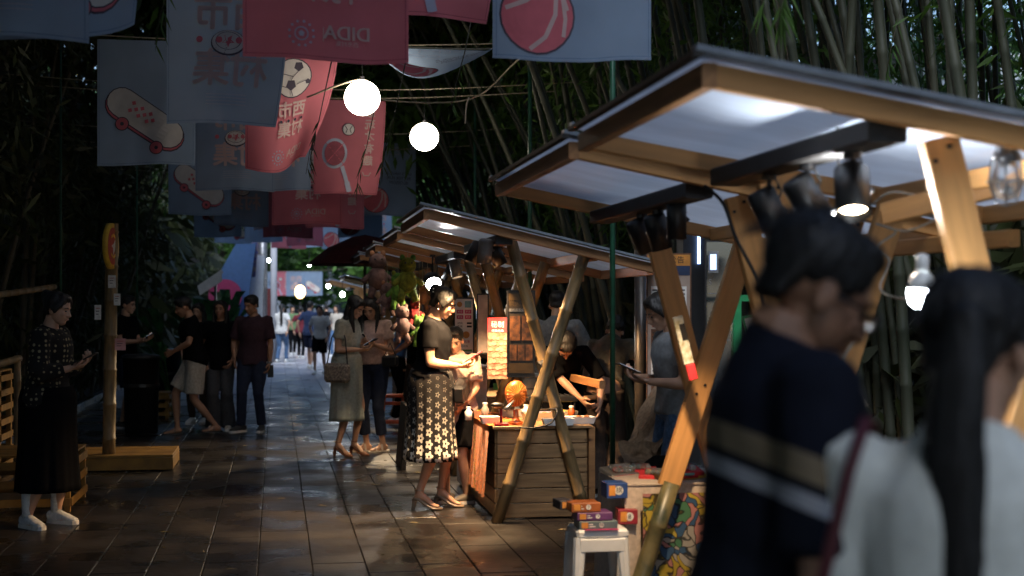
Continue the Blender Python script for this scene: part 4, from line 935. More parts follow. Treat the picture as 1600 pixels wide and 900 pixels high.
def tray(px, py, d, w2, d2, m, fill, label, h=.05, cat='tray'):
    p = W(px, py, d); p.z = ch_+.006; t = thing('food_tray', label, cat, p)
    MB().add([(-w2, -d2, h), (w2, -d2, h), (w2, d2, h), (-w2, d2, h), (-w2*.85, -d2*.85, 0), (w2*.85, -d2*.85, 0), (w2*.85, d2*.85, 0), (-w2*.85, d2*.85, 0),
              (-w2*.95, -d2*.95, h), (w2*.95, -d2*.95, h), (w2*.95, d2*.95, h), (-w2*.95, d2*.95, h), (-w2*.8, -d2*.8, .01), (w2*.8, -d2*.8, .01), (w2*.8, d2*.8, .01), (-w2*.8, d2*.8, .01)],
             [(4, 5, 6, 7)[::-1], (12, 13, 14, 15)]+[(i, (i+1) % 4, 4+(i+1) % 4, 4+i)[::-1] for i in range(4)]+[(8+i, 8+(i+1) % 4, 12+(i+1) % 4, 12+i) for i in range(4)]+[(i, (i+1) % 4, 8+(i+1) % 4, 8+i) for i in range(4)]).build('tray_shell', m, t)
    if fill:
        b = MB()
        for k in range(26): b.ell((rnd.uniform(-w2*.7, w2*.7), rnd.uniform(-d2*.7, d2*.7), h*.5+rnd.uniform(0, .02)), (.022, .018, .012), n=6, m=4)
        b.build('food', fill, t)['kind'] = 'stuff'
    return t
F_CORN = mat('yellow_corn', (.75, .52, .06), .5, .2); F_BRN = mat('fried_food', (.42, .17, .05), .5, .3); M_ALU = mat('aluminium_foil', (.6, .58, .55), .3, metal=.8)
tray(742, 655, 11.25, .11, .09, M_ALU, F_CORN, 'foil tray heaped with yellow corn'); tray(765, 660, 10.6, .07, .07, M_WHITE, None, 'small empty white tray near the counter corner')
tray(905, 655, 10.6, .11, .09, M_PAPER, F_BRN, 'paper food boat at the right end of the counter'); tray(850, 652, 10.9, .17, .10, M_ALU, F_BRN, 'wide metal tray of grilled food behind the bamboo legs', .06)
tray(800, 648, 11.3, .10, .08, M_WHITE, F_BRN, 'white tray of fried food under the orange fan'); tray(872, 661, 10.42, .12, .05, M_WHITE, None, 'low white tray at the counter front')
tray(885, 645, 11.2, .08, .08, M_ALU, F_CORN, 'foil tray next to the reaching hand')
# grill rack
p = W(862, 620, 11.3); p.z = ch_; t = thing('grill', 'black charcoal grill with wooden handle on the counter', 'grill', p)
MB().box((-.2, -.09, .12), (.2, .09, .17), ch=.01).build('firebox', M_BLACK, t)
for x in (-.17, .17):
    for y in (-.07, .07): MB().tube([(x, y, 0), (x, y, .12)], .008, 6).build('leg', M_BLACK, t)
for k in range(9): MB().tube([(-.16+k*.04, -.09, .176), (-.16+k*.04, .09, .176)], .003, 5).build('grill_bar', M_GREYM, t)
MB().tube([(.2, 0, .15), (.26, 0, .15)], .01, 8).build('handle_rod', M_GREYM, t); MB().tube([(.26, 0, .15), (.28, 0, .15), (.36, 0, .15), (.4, 0, .15)], [.014, .018, .02, .012], 10).build('handle', M_PINE, t, True)
# orange desk fan
p = W(806, 615, 10.5); t = thing('desk_fan', 'round orange desk fan on a stand', 'fan', V((p.x, p.y, ch_+.006))); hz = p.z-ch_-.006
M_OFAN = mat('orange_plastic', (.42, .085, .012), .4, coat=.3)
MB().lathe([(0, 0), (.06, 0), (.065, .015), (.03, .03), (.022, .05), (.020, hz-.12), (0, hz-.12)], 16).build('stand', M_OFAN, t, True)
MB().lathe([(0, -.055), (.045, -.05), (.075, -.028), (.083, 0), (.078, .02), (.05, .04), (0, .048)], 24, M=Matrix.Translation((0, 0, hz)) @ Matrix.Scale(1.18, 4, (0, 0, 1)) @ Matrix.Rotation(PI/2, 4, 'X')).build('fan_housing', M_OFAN, t, True)
for k in range(10):
    a = PI*k/10; MB().tube([(math.cos(a)*.08, -.058, hz+math.sin(a)*.09), (0, -.072, hz), (-math.cos(a)*.08, -.058, hz-math.sin(a)*.09)], .002, 4).build('grille_wire', MATS['orange_print'], t)
# red stand, phones, bottles
p = W(783, 655, 10.4); p.z = ch_+.006; t = thing('red_tape_stand', 'small red stand with a black and silver tool on the counter corner', 'stand', p)
M_REDP = mat('red_plastic', (.35, .02, .02), .4)
MB().box((-.05, -.04, 0), (.05, .05, .02), ch=.004).build('base', M_REDP, t); MB().tube([(0, 0, .02), (0, 0, .12)], .01, 8).build('stem', M_REDP, t); MB().ell((-.03, 0, .15), (.05, .035, .02)).build('black_cap', M_BLACK, t, True); MB().tube([(.03, 0, .11), (.05, 0, .13), (.10, .02, .18)], [.02, .016, .006], 8).build('silver_arm', M_GREYM, t, True)
for k, (px, m, h, l) in enumerate(((758, MATS['grey_can'], .12, 'leaning grey phone stand on the counter'), (822, M_WHITE, .10, 'white sauce tub behind the fan'), (836, M_REDP, .13, 'red sauce bottle on the counter'), (732, M_WHITE, .09, 'white cup by the corn tray'), (893, M_OFAN, .09, 'orange sauce cup at the right end'))):
    p = W(px, 650, 10.9+.1*(k % 3)); p.z = ch_+.006; t = thing('sauce_pot', l, 'container', p)
    MB().lathe([(0, 0), (.026, 0), (.03, h*.7), (.018, h*.85), (.018, h), (0, h)], 12).build('body', m, t, True); MB().lathe([(.0, h), (.02, h), (.02, h+.012), (0, h+.014)], 12).build('lid', M_WHITE, t)
cable('fan_cord', t=bpy.data.objects['desk_fan'], pts=[W(845, 640, 10.5), W(870, 640, 10.2), W(862, 660, 10.15), W(838, 668, 10.15), W(812, 668, 10.2)], r=.006, m=M_BLKP)
# white appliance boxes behind the boy
for (px0, py0, px1, d, l, m) in ((724, 575, 762, 12.0, 'large off white cabinet behind the boy', mat('off_white_cabinet', (.58, .50, .48), .5)), (818, 590, 850, 11.9, 'white box behind the hanging menu board', M_WHITE)):
    a = W(px0, py0, d); bb = W(px1, py0, d); t = thing('cabinet', l, 'cabinet', (a.x, a.y, 0)); MB().box((0, 0, .02), (bb.x-a.x, .45, a.z), ch=.012).build('body', m, t); MB().box((-.01, -.01, a.z), (bb.x-a.x+.01, .46, a.z+.02), ch=.004).build('lid', m, t)
    MB().box((.03, -.012, a.z-.1), (bb.x-a.x-.03, 0, a.z-.09)).build('seam', M_GREYM, t)
# orange stools
def stool(px, py, s, h, m, label, group=None, splay=.03):
    g = G(px, py); t = thing('stool', label, 'stool', (g.x, g.y, 0), -.1)
    MB().box((-s/2, -s/2, h-.035), (s/2, s/2, h), ch=.012).build('seat', m, t)
    for x in (-1, 1):
        for y in (-1, 1):
            a = s/2-.02; bb = s/2+splay-.02
            MB().tube([(x*bb, y*bb, 0), (x*a, y*a, h-.03)], [.022, .024], 4, side=(1, 1, 0)).build('leg', m, t)
    for y in (-1, 1): MB().box((-s/2, y*(s/2-.02)-.008, h*.72), (s/2, y*(s/2-.02)+.008, h*.78)).build('stretcher', m, t); MB().box((-s/2-.01, y*(s/2)-.008, h*.2), (s/2+.01, y*(s/2)+.008, h*.26)).build('stretcher', m, t)
stool(615, 672, .27, .45, mat('orange_red_plastic', (.62, .11, .03), .4), 'orange red stool behind the woman in navy trousers'); stool(640, 655, .27, .45, MATS['orange_red_plastic'], 'second orange stool partly hidden behind the flower skirt')
g = G(626, 735); t = thing('sandwich_board', 'dark folded board leaning beside the flower skirt', 'board', (g.x, g.y, 0)); MB().box((0, 0, 0), (.05, .6, .62), Matrix.Rotation(.08, 4, 'Y'), ch=.006).build('panel', M_DKW, t)

# ------------------------------------------------------------ plush toys and goods in the far stalls
M_PLG = mat('green_plush', (.10, .22, .03), .95, .3, scale=30, bump=.4); M_PLY = mat('yellow_green_plush', (.17, .19, .02), .95, .3, scale=30, bump=.4); M_PLP = mat('pink_plush', (.17, .10, .09), .95, .2, scale=30, bump=.4); M_PLB = mat('brown_plush', (.35, .16, .08), .95, .2, bump=.4)
def plush(px, py, d, m, m2, s, label):
    p = W(px, py, d); t = thing('plush_toy', label, 'plush toy', p, rnd.uniform(-.5, .5))
    s *= .8
    b = MB().ell((0, 0, 0), (.09*s, .08*s, .11*s)).ell((0, 0, .15*s), (.08*s, .075*s, .075*s))
    for x in (-1, 1): b.tube([(x*.05*s, 0, .04*s), (x*.14*s, -.02*s, -.03*s)], [.03*s, .025*s], 8).tube([(x*.04*s, 0, -.07*s), (x*.07*s, -.03*s, -.18*s)], [.035*s, .03*s], 8)
    b.build('body', m, t, True)
    for x in (-1, 1): MB().ell((x*.05*s, 0, .22*s), (.025*s, .02*s, .03*s)).build('ear', m2, t, True); MB().ell((x*.03*s, -.07*s, .17*s), (.009*s,)*3, n=6, m=5).build('eye', M_BLACK, t)
    MB().tube([(0, 0, .22*s), (0, 0, max(.3, 2.0-p.z))], .003, 4).build('string', M_RUST, t)
plush(637, 440, 13.6, M_PLY, M_PLG, 1.3, 'largest yellow green plush toy hung in the toy stall'); plush(622, 458, 13.8, M_PLG, M_PLY, 1.1, 'green plush toy left of the yellow one')
plush(605, 470, 13.9, M_PLP, M_PLB, 1.0, 'pink plush toy at the left of the toy stall'); plush(660, 465, 14.2, M_PLB, M_PLY, .8, 'small brown plush toy near the floodlight'); plush(648, 490, 14, mat('red_plush', (.4, .04, .04), .95, bump=.4), M_PLP, .8, 'small red plush toy in the toy stall')
plush(628, 510, 13.7, M_PLP, M_PLP, 1.1, 'long pink plush toy beside the women'); plush(655, 520, 13.8, M_PLG, M_PLG, .9, 'low green plush toy behind the hair bun'); plush(590, 435, 15.2, M_PLP, M_PLB, 1.5, 'pale inflatable toy above the women'); plush(668, 495, 14.4, M_PLP, M_PLY, .7, 'tiny pink plush toy on a cord')
def counter(Y0, Y1, X0, X1, h, m, label, top=M_PLANK):
    t = thing('stall_table', label, 'table', (X0, Y0, 0))
    for k in range(5): z0 = .02+k*(h-.04)/5; MB().box((0, 0, z0), (X1-X0, .02, z0+(h-.04)/5-.006), ch=.003).build('plank', m, t); MB().box((0, .024, z0), (.02, Y1-Y0, z0+(h-.04)/5-.006), ch=.003).build('plank', m, t)
    MB().box((-.02, -.02, h-.02), (X1-X0+.02, Y1-Y0+.02, h+.005), ch=.004).build('top', top, t)
    return t
counter(13.1, 14.4, 1.62, 2.3, .72, M_PLANK, 'plank table of the toy stall'); counter(16, 17.3, 1.62, 2.3, .72, M_PLANK, 'plank table of the fifth stall'); counter(18.9, 20.2, 1.62, 2.3, .72, M_PLANK, 'plank table of the sixth stall'); counter(31.2, 33.3, 1.9, 2.6, .75, M_PLANK, 'table under the far stall roof')
CN = {'teal_print': 'teal', 'white_paper_print': 'white', 'orange_print': 'orange', 'yellow_corn': 'yellow', 'red_print': 'red', 'dim_gold_print': 'dull gold', 'aluminium_foil': 'silver', 'pink_plush': 'pink', 'green_print': 'green'}
for k in range(16):
    y = rnd.choice((13.3, 16.2, 19.1))+rnd.uniform(0, .9); x = 1.7+rnd.uniform(0, .5); m = rnd.choice((P_RED, M_PAPER, P_OR, P_TEAL, M_PLP, M_ALU, P_GRN))
    t = thing('packet', '%s packet on the %s, %s side of the %s stall table' % (CN.get(m.name, 'coloured'), ['near end', 'middle', 'far end'][min(2, int((y-{13: 13.3, 14: 13.3, 16: 16.2, 17: 16.2, 19: 19.1, 20: 19.1}[int(y)])/.301))], 'lane' if x < 1.95 else 'grove', {13: 'toy', 14: 'toy', 16: 'fifth', 17: 'fifth', 19: 'sixth', 20: 'sixth'}[int(y)]), 'packet', (x, y, .727), rnd.uniform(0, 3), 'packets on the far stall tables'); MB().box((-.06, -.04, 0), (.06, .04, rnd.uniform(.05, .15)), ch=.006).build('box', m, t); MB().box((-.05, -.0425, .015), (.03, -.0405, .035)).build('printed_label', M_PAPER, t)

# ------------------------------------------------------------ second stall: cloth table with goods, stool, boxes, tarpaulin
TZ = .645; p0 = W(977, 758, 7.27); tb = thing('folding_table', 'table under a pale cloth with colourful printed front', 'table', (p0.x, p0.y, 0))
MB().box((0.02, 0.02, TZ-.03), (.95, .5, TZ-.008), ch=.004).build('tabletop', M_PLANK, tb)
for x in (.06, .9):
    for y in (.06, .46): MB().tube([(x, y, 0), (x, y, TZ-.03)], .014, 8).build('leg', M_GREYM, tb)
M_CLP = cloth('pale_table_cloth', (.52, .42, .34)); M_CFL = mat('colourful_doodle_print', (.6, .45, .08), .8)
n = M_CFL.node_tree.nodes; l = M_CFL.node_tree.links; vo = n.new('ShaderNodeTexVoronoi'); vo.inputs['Scale'].default_value = 21; tc = n.new('ShaderNodeTexCoord'); nz = n.new('ShaderNodeTexNoise'); nz.inputs['Scale'].default_value = 6
mxv = n.new('ShaderNodeMix'); mxv.data_type = 'VECTOR'; mxv.inputs['Factor'].default_value = .25; l.new(tc.outputs['Object'], nz.inputs['Vector']); l.new(tc.outputs['Object'], mxv.inputs['A']); l.new(nz.outputs['Color'], mxv.inputs['B']); l.new(mxv.outputs['Result'], vo.inputs['Vector'])
cr = n.new('ShaderNodeValToRGB'); cr.color_ramp.interpolation = 'CONSTANT'; e = cr.color_ramp.elements
for k, (q, c) in enumerate(((0, (.6, .42, .03)), (.25, (.62, .25, .22)), (.45, (.5, .45, .38)), (.6, (.04, .12, .25)), (.72, (.08, .25, .12)), (.85, (.7, .5, .05)))):
    el = e[k] if k < 2 else e.new(q); el.position = q; el.color = (*(V(c)*.55), 1)
sp = n.new('ShaderNodeSeparateColor'); l.new(vo.outputs['Color'], sp.inputs[0]); l.new(sp.outputs[0], cr.inputs[0])
vo2 = n.new('ShaderNodeTexVoronoi'); vo2.feature = 'DISTANCE_TO_EDGE'; vo2.inputs['Scale'].default_value = 21; l.new(mxv.outputs['Result'], vo2.inputs['Vector']); c2 = n.new('ShaderNodeValToRGB'); c2.color_ramp.elements[0].position = .04; c2.color_ramp.elements[1].position = .08; l.new(vo2.outputs['Distance'], c2.inputs[0])
mm = n.new('ShaderNodeMix'); mm.data_type = 'RGBA'; mm.blend_type = 'MULTIPLY'; mm.inputs['Factor'].default_value = .9; l.new(cr.outputs[0], mm.inputs['A']); l.new(c2.outputs[0], mm.inputs['B']); l.new(mm.outputs['Result'], n['Principled BSDF'].inputs['Base Color'])
tc_ = thing('table_cloth', 'pale cloth draped over the goods table', 'tablecloth', (p0.x, p0.y, 0))
def drape(x0, x1, nm, m, par, y=-.01, top=TZ, drop=.62, amp=.02):
    vs = []; N, Mv = 24, 10
    for j in range(Mv+1):
        for i in range(N+1): v = j/Mv; vs.append((x0+(x1-x0)*i/N, y-.012-amp*v*(1+math.sin(i*1.1+1)), top-drop*v))
    pyd(nm, vs, [(j*(N+1)+i, j*(N+1)+i+1, (j+1)*(N+1)+i+1, (j+1)*(N+1)+i) for j in range(Mv) for i in range(N)], m, par, True)
drape(-.01, .97, 'front_fall', M_CLP, tc_); drape(.07, .95, 'printed_panel', M_CFL, tc_, y=-.07, top=TZ-.04, drop=.58, amp=.012)
MB().box((-.015, -.03, TZ-.004), (.97, .53, TZ+.004)).build('top_cloth', M_CLP, tc_)
MB().add([(-.02, -.02, TZ), (-.02, .52, TZ), (-.05, .52, .06), (-.06, -.02, .05)], [(0, 1, 2, 3)]).build('side_fall', M_CLP, tc_)
# white stool and boxes
g = W(938, 822, 7.15); wt = thing('plastic_stool', 'white plastic stool carrying board game boxes', 'stool', (g.x-.02, g.y, 0))
b = MB().box((-.125, -.12, .405), (.14, .13, .45), ch=.012); b.build('seat', M_WHITE, wt)
for x in (-1, 1):
    for y in (-1, 1): MB().tube([(x*.145, y*.14, 0), (x*.12, y*.115, .2), (x*.105, y*.10, .41)], [(.022, .016), (.026, .018), (.034, .02)], 8, side=(1, 0, 0)).build('leg', M_WHITE, wt)
for y in (-1, 1): MB().box((-.11, y*.115-.01, .34), (.12, y*.115+.01, .405), ch=.004).build('apron', M_WHITE, wt)
def gbox(px, py0, py1, wd, d, col, label, rz=.05, dep=.13, z0=None, sp='棋', lc=None):
    a = W(px, py1, d); h = (py1-py0)/FOC*d; t = thing('game_box', label, 'box', (a.x, a.y, z0 if z0 is not None else a.z), rz, 'boxed games on the stool and table')
    m = mat('box_'+label.split()[0]+'_card_%d' % int(px), col, .4); MB().box((0, 0, 0), (wd, dep, h-.003), ch=.003).build('box', m, t)
    MB().box((.012, -.002, h*.18), (.045, -.0005, h*.82)).build('title_block', P_OR, t); MB().lathe([(0, 0), (h*.28, 0), (h*.26, .002)], 14, M=Matrix.Translation((wd*.58, -.001, h*.5)) @ Matrix.Rotation(PI/2, 4, 'X')).build('round_emblem', M_PAPER, t)
    vs_, fs_ = textgeo(sp, h*.42, False, .01); MB().add([V((wd*.58+q[0], -.004, h*.5+q[1])) for q in vs_], fs_).build('lettering', P_BLK, t)
    MB().box((.05, -.0018, h*.3), (wd*.42, -.0006, h*.4)).box((.05, -.0018, h*.55), (wd*.36, -.0006, h*.65)).build('printed_line', M_PAPER, t)
    return t
zz = .45
for (px, wd, h, c, l, s) in ((905, .195, .044, (.10, .14, .15), 'lowest dark teal game box on the white stool', '棋'), (902, .18, .042, (.12, .04, .14), 'purple game box in the middle of the stool stack', '2'), (893, .15, .048, (.32, .09, .02), 'orange game box on top of the stool stack', '2')):
    gbox(px, 0, h/7.0*FOC, wd, 7.02, c, l, rnd.uniform(-.06, .06), z0=zz, sp=s); zz += h
gbox(875, 0, 15, .07, 7.1, (.03, .03, .04), 'black box end sticking out left of the orange box', .1, z0=.537)
gbox(966, 0, 24, .1, 7.2, (.28, .02, .03), 'small red box wedged beside the table cloth', -.1, z0=.45, sp='8')
t = thing('pink_sheet', 'pink plastic mat under the game boxes', 'mat', W(915, 823, 7.0)); t.location.z = .451; MB().box((0, 0, -.0005), (.17, .13, .0015)).build('mat', P_MAG, t)
gbox(948, 760, 785, .11, 7.2, (.02, .06, .22), 'bright blue box hanging off the goods table', 0, z0=.58)
for k in range(10):
    x = p0.x+.04+rnd.uniform(0, .7); y = p0.y+rnd.uniform(.03, .45); z = TZ+.006+(.03 if k > 8 else 0)+(.03 if k > 11 else 0)
    m = rnd.choice((P_TEAL, M_PAPER, P_OR, F_CORN, P_RED, MATS['dim_gold_print'], M_ALU)); t = thing('toy_package', '%s toy package %s on the goods table, %s' % (CN.get(m.name, 'coloured'), ['at the left end', 'left of the middle', 'in the middle', 'towards the right'][min(3, int((x-p0.x-.04)/.176))], 'front row' if y < p0.y+.24 else 'back row'), 'package', (x, y, z), rnd.uniform(-.6, .6), 'toy packages heaped on the goods table')
    R = Matrix.Rotation(rnd.uniform(-.12, .35), 4, 'X'); wd = rnd.uniform(.08, .13)
    MB().box((-wd, -.05, 0), (wd, .06, .022), R, ch=.003).build('backing_card', m, t); MB().box((-wd*.7, -.035, .022), (wd*.6, .04, .045), R, ch=.008).build('blister', M_GLASS2, t)
    for q in range(4): MB().ell((-wd*.5+q*wd*.33, 0, .03), (.014, .012, .01), R, n=6, m=4).build('toy', rnd.choice((F_CORN, P_RED, M_WHITE, P_TEAL)), t)
    MB().box((-wd*.9, -.0525, .004), (wd*.4, -.0503, .018), R).build('printed_strip', rnd.choice((P_TEAL, P_RED, M_PAPER)), t)
# brown tarp heap
M_TARP = cloth('brown_tarpaulin', (.33, .21, .12), .2); M_TARPD = cloth('dark_sheet', (.02, .017, .015))
def tarp(a, b_, c, d_, nm, m, label, sag=.12):
    t = thing(nm, label, 'tarpaulin', a); N = 16; vs = []
    for j in range(N+1):
        for i in range(N+1):
            u, v = i/N, j/N; q = V(a).lerp(b_, u).lerp(V(c).lerp(d_, u), v)-V(a); q.z -= sag*math.sin(PI*u)*math.sin(PI*v)
            q += V((0, .05, .02))*math.sin(u*14+v*5)*(.4+v)+V((0, 1, 0))*.06*noise.noise(V((u*5, v*5, 1)))
            vs.append(q)
    pyd('sheet', vs, [(j*(N+1)+i, j*(N+1)+i+1, (j+1)*(N+1)+i+1, (j+1)*(N+1)+i) for j in range(N) for i in range(N)], m, t, True)
tarp(W(1032, 590, 9.6), W(1048, 600, 9.3), W(968, 705, 9.3), W(1030, 700, 8.8), 'brown_tarpaulin', M_TARP, 'brown tarpaulin slung behind the goods table', .05)
tarp(W(966, 690, 9.0), W(1040, 690, 8.9), W(975, 726, 8.7), W(1050, 745, 8.7), 'brown_tarpaulin', M_TARP, 'lower fold of the brown tarpaulin', .06)
tarp(W(970, 735, 8.6), W(1060, 700, 8.6), W(980, 800, 8.6), W(1060, 800, 8.6), 'black_sheet', M_TARPD, 'black sheet bundled under the tarpaulin', .1)
# labels tied to the plank leg
t = thing('hanging_packet', 'packet with a red label clipped to the crossed plank', 'packet', W(1062, 500, 6.9)); Rm = Matrix.Rotation(-.25, 4, 'Y')
MB().box((-.03, 0, -.22), (.02, .012, .02), Rm, ch=.003).build('packet', mat('mottled_packet', (.25, .22, .12), .4, col2=(.6, .6, .55), scale=40), t); MB().box((-.025, -.003, -.30), (.02, .008, -.222), Rm, ch=.003).build('red_label', P_RED, t); MB().box((-.01, -.004, -.1), (.018, -.001, -.02), Rm).build('printed_strip', P_BLK, t)

# ------------------------------------------------------------ people
def ik(a, c, l1, l2, pole_):
    a, c = V(a), V(c); d = c-a; L = d.length
    if L > (l1+l2)*.995: c = a+d*((l1+l2)*.995/L); d = c-a; L = d.length
    x = (l1*l1-l2*l2+L*L)/(2*L); h = math.sqrt(max(0, l1*l1-x*x)); u = d/L
    p = V(pole_); p = p-u*p.dot(u); p = p.normalized() if p.length > 1e-5 else u.orthogonal().normalized()
    return a+u*x+p*h, c
TORSO = [(.86, .150, .100, 0), (.93, .168, .112, -.01), (1.02, .148, .102, -.005), (1.10, .132, .094, .0), (1.20, .145, .102, .005), (1.29, .158, .108, .005), (1.36, .155, .098, -.005), (1.405, .120, .078, -.015), (1.435, .072, .062, -.02), (1.455, .060, .058, -.014), (1.49, .052, .054, -.01)]
def person(loc, face, h, label, top=None, bottom=None, lean=0, twist=0, head=(0, 0), hands=(None, None), elb=((1, -.6, -.3), (-1, -.6, -.3)), feet=((-.10, 0), (.10, 0)),
           ftz=(0, 0), hair='short', skin=None, sleeve=.55, build_=1.0, tl=.86, bot='pants', hem=.10, shoe='sneaker', shoem=None, fine=1.0, palm=None, glasses=False, tclamp=None, knee=(0, 1, 0), hipz=.93, ftyaw=(0, 0), curl=.6, skirt=None, bun=False, beltm=None, hoff=0):
    "a standing figure facing local +Y, built canonical 1.70 m tall and scaled; hands order (right +X, left -X)"
    t = thing('person', label, 'person', (loc[0], loc[1], 0), math.radians(face), scale=h/1.70)
    sk = skin or M_SKIN; vx = .015/fine; hz0 = hipz-.93+(.055 if shoe == 'heel' else 0)
    Lm = Matrix.Translation((0, 0, .95)) @ Matrix.Rotation(math.radians(twist), 4, 'Z') @ Matrix.Rotation(math.radians(-lean), 4, 'X') @ Matrix.Translation((0, 0, -.95))
    dn = Matrix.Translation((0, 0, hz0))
    U = lambda p: dn @ (Lm @ V(p) if p[2] > .95 else V(p))
    w_ = build_
    def torso(b, z0, z1, inf, sx=1, fl=0):
        T = [q for q in TORSO if z0-.001 <= q[0] <= z1+.001]
        if T[0][0] > z0+.005:
            a = [q for q in TORSO if q[0] < z0] or [TORSO[0]]; T = [(z0, a[-1][1], a[-1][2], a[-1][3])]+T
        b.tube([U((0, q[3], q[0])) for q in T], [(q[1]*(w_ if q[0] < 1.38 else 1)*sx+inf+fl*max(0, 1.15-q[0]), q[2]*(w_ if q[0] < 1.38 else 1)+inf+fl*max(0, 1.15-q[0])) for q in T], 20, side=Lm.to_3x3() @ V((1, 0, 0)))
    # joints
    SH = [U((s*.165*(.5+.5*w_), -.01, 1.385)) for s in (1, -1)]; EL = []; WR = []
    for i, s in enumerate((1, -1)):
        tg = hands[i]
        if tg is None: tg = SH[i]+V((s*.055, .04, -.50))
        e, c = ik(SH[i], tg, .285, .245, elb[i]); EL.append(e); WR.append(c)
    HP = [dn @ V((s*.085, 0, .90)) for s in (1, -1)]; AN = []; KN = []
    hl = .06 if shoe == 'heel' else 0
    for i in range(2):
        f = feet[1-i] if i == 0 else feet[0]; f = feet[1] if i == 0 else feet[0]
        an = V((f[0], f[1], .075+hl+(ftz[1] if i == 0 else ftz[0]))); k_, c = ik(HP[i], an, .43, .42, knee); KN.append(k_); AN.append(c)
    b = MB(); torso(b, .86, 1.49, -.006)
    for i in range(2):
        b.tube([SH[i].lerp(U((0, 0, 1.36)), .3), SH[i], SH[i].lerp(EL[i], .5), EL[i]], [.05, .052*w_, .043*w_, .035], 12); b.ell(SH[i], (.052*w_,)*3)
        b.tube([EL[i], EL[i].lerp(WR[i], .3), WR[i]], [.036, .037*(.5+.5*w_), .024], 12); b.ell(EL[i], (.036,)*3, n=10, m=6)
        b.tube([HP[i]+V((0, 0, .03)), HP[i].lerp(KN[i], .4), KN[i]], [.086*w_, .074*w_, .050], 12); b.ell(KN[i], (.050,)*3, n=10, m=6)
        b.tube([KN[i], KN[i].lerp(AN[i], .35), AN[i].lerp(KN[i], .2), AN[i]], [.048, .052, .034, .033], 12)
        ya = math.radians(ftyaw[1-i]); fd = V((math.sin(ya)*1, math.cos(ya), 0)); A = AN[i]
        if shoe == 'heel': b.tube([A+V((0, 0, -.02))-fd*.035, A+fd*.04-V((0, 0, .035)), A+fd*.11-V((0, 0, .095)), A+fd*.165-V((0, 0, .108))], [(.028, .03), (.032, .028), (.038, .018), (.03, .012)], 10, side=(fd.y, -fd.x, 0))
        else: b.tube([A-fd*.055-V((0, 0, .035)), A-fd*.0-V((0, 0, .02)), A+fd*.08-V((0, 0, .045)), A+fd*.17-V((0, 0, .06))], [(.028, .028), (.034, .045), (.042, .026), (.036, .014)], 10, side=(fd.y, -fd.x, 0))
    # neck
    HB = U((0, -.005, 1.50)); HM = dn @ Lm @ Matrix.Translation((0, .0, 1.49)) @ Matrix.Rotation(math.radians(head[1]), 4, 'Z') @ Matrix.Rotation(math.radians(-head[0]), 4, 'X') @ Matrix.Translation((0, .022+hoff*.4, .09+hoff))
    b.tube([U((0, -.015, 1.40)), HM @ V((0, -.025, -.05))], [.056, .052], 12)
    body = remesh(b, vx)
    # head
    hd = MB(); hd.ell((0, -.012, .035), (.074, .094, .085), HM, 20, 14); hd.ell((0, .022, -.022), (.060, .068, .080), HM, 18, 12); hd.ell((0, .052, -.082), (.030, .030, .024), HM); hd.ell((0, .066, .028), (.050, .022, .014), HM)
    hd.tube([HM @ V(q) for q in ((0, .082, .018), (0, .094, -.005), (0, .104, -.024), (0, .092, -.034))], [.007, .009, .013, .009], 8)
    hd.ell((0, .084, -.050), (.021, .010, .0065), HM); hd.ell((0, .081, -.060), (.018, .010, .006), HM)
    for s in (1, -1): hd.ell((s*.075, -.008, -.008), (.010, .019, .031), HM); hd.ell((s*.034, .066, -.022), (.018, .018, .018), HM); hd.ell((s*.012, .092, -.026), (.008, .010, .008), HM)
    hd.tube([HM @ V((0, -.02, -.06)), HM @ V((0, -.028, -.10))], [.05, .052], 12)
    hr = remesh(hd, .0065/fine if fine >= 1 else .012, smooth=1); body.add(hr.v, hr.f)
    # hands
    if fine >= .8:
        for i, s in enumerate((1, -1)):
            d = (WR[i]-EL[i]).normalized(); pn = V(palm[i]) if palm and palm[i] else V((-s, 0, 0)); pn = (pn-d*pn.dot(d)); pn = pn.normalized() if pn.length > .01 else d.orthogonal().normalized()
            sd_ = d.cross(pn).normalized(); hb = MB(); q = WR[i]
            hb.tube([q-d*.02, q+d*.03, q+d*.085], [(.024, .018), (.036, .015), (.038, .012)], 10, side=sd_)
            cl = curl if not isinstance(curl, (tuple, list)) else curl[i]
            for k in range(4):
                o = sd_*((k-1.5)*.0195); L = (.030, .036, .033, .025)[k]; p0_ = q+d*.08+o; a1 = cl*.8+.08*k*.3; p1_ = p0_+(d*math.cos(a1)+pn*math.sin(a1))*L*1.15; a2 = a1+cl; p2_ = p1_+(d*math.cos(a2)+pn*math.sin(a2))*L; a3 = a2+cl*.6; p3_ = p2_+(d*math.cos(a3)+pn*math.sin(a3))*L*.7
                hb.tube([p0_-d*.01, p1_, p2_, p3_], [.0095, .009, .0082, .0065], 7)
            sg = -1 if sd_.dot(V((0, 1, 0))+V((0, 0, .5))) < 0 else 1
            b0 = q+d*.025+sd_*sg*.03; hb.tube([b0, b0+(d*.7+sd_*sg*.6+pn*.45).normalized()*.038, b0+(d*.7+sd_*sg*.6+pn*.45).normalized()*.038+(d+pn*.5).normalized()*.03], [.013, .0105, .008], 8)
            r = remesh(hb, .005, smooth=1); body.add(r.v, r.f)
    else:
        for i in range(2): d = (WR[i]-EL[i]).normalized(); body.tube([WR[i], WR[i]+d*.06, WR[i]+d*.15], [.022, (.036), (.016)], 8)
    body.build('body', sk, t, True)
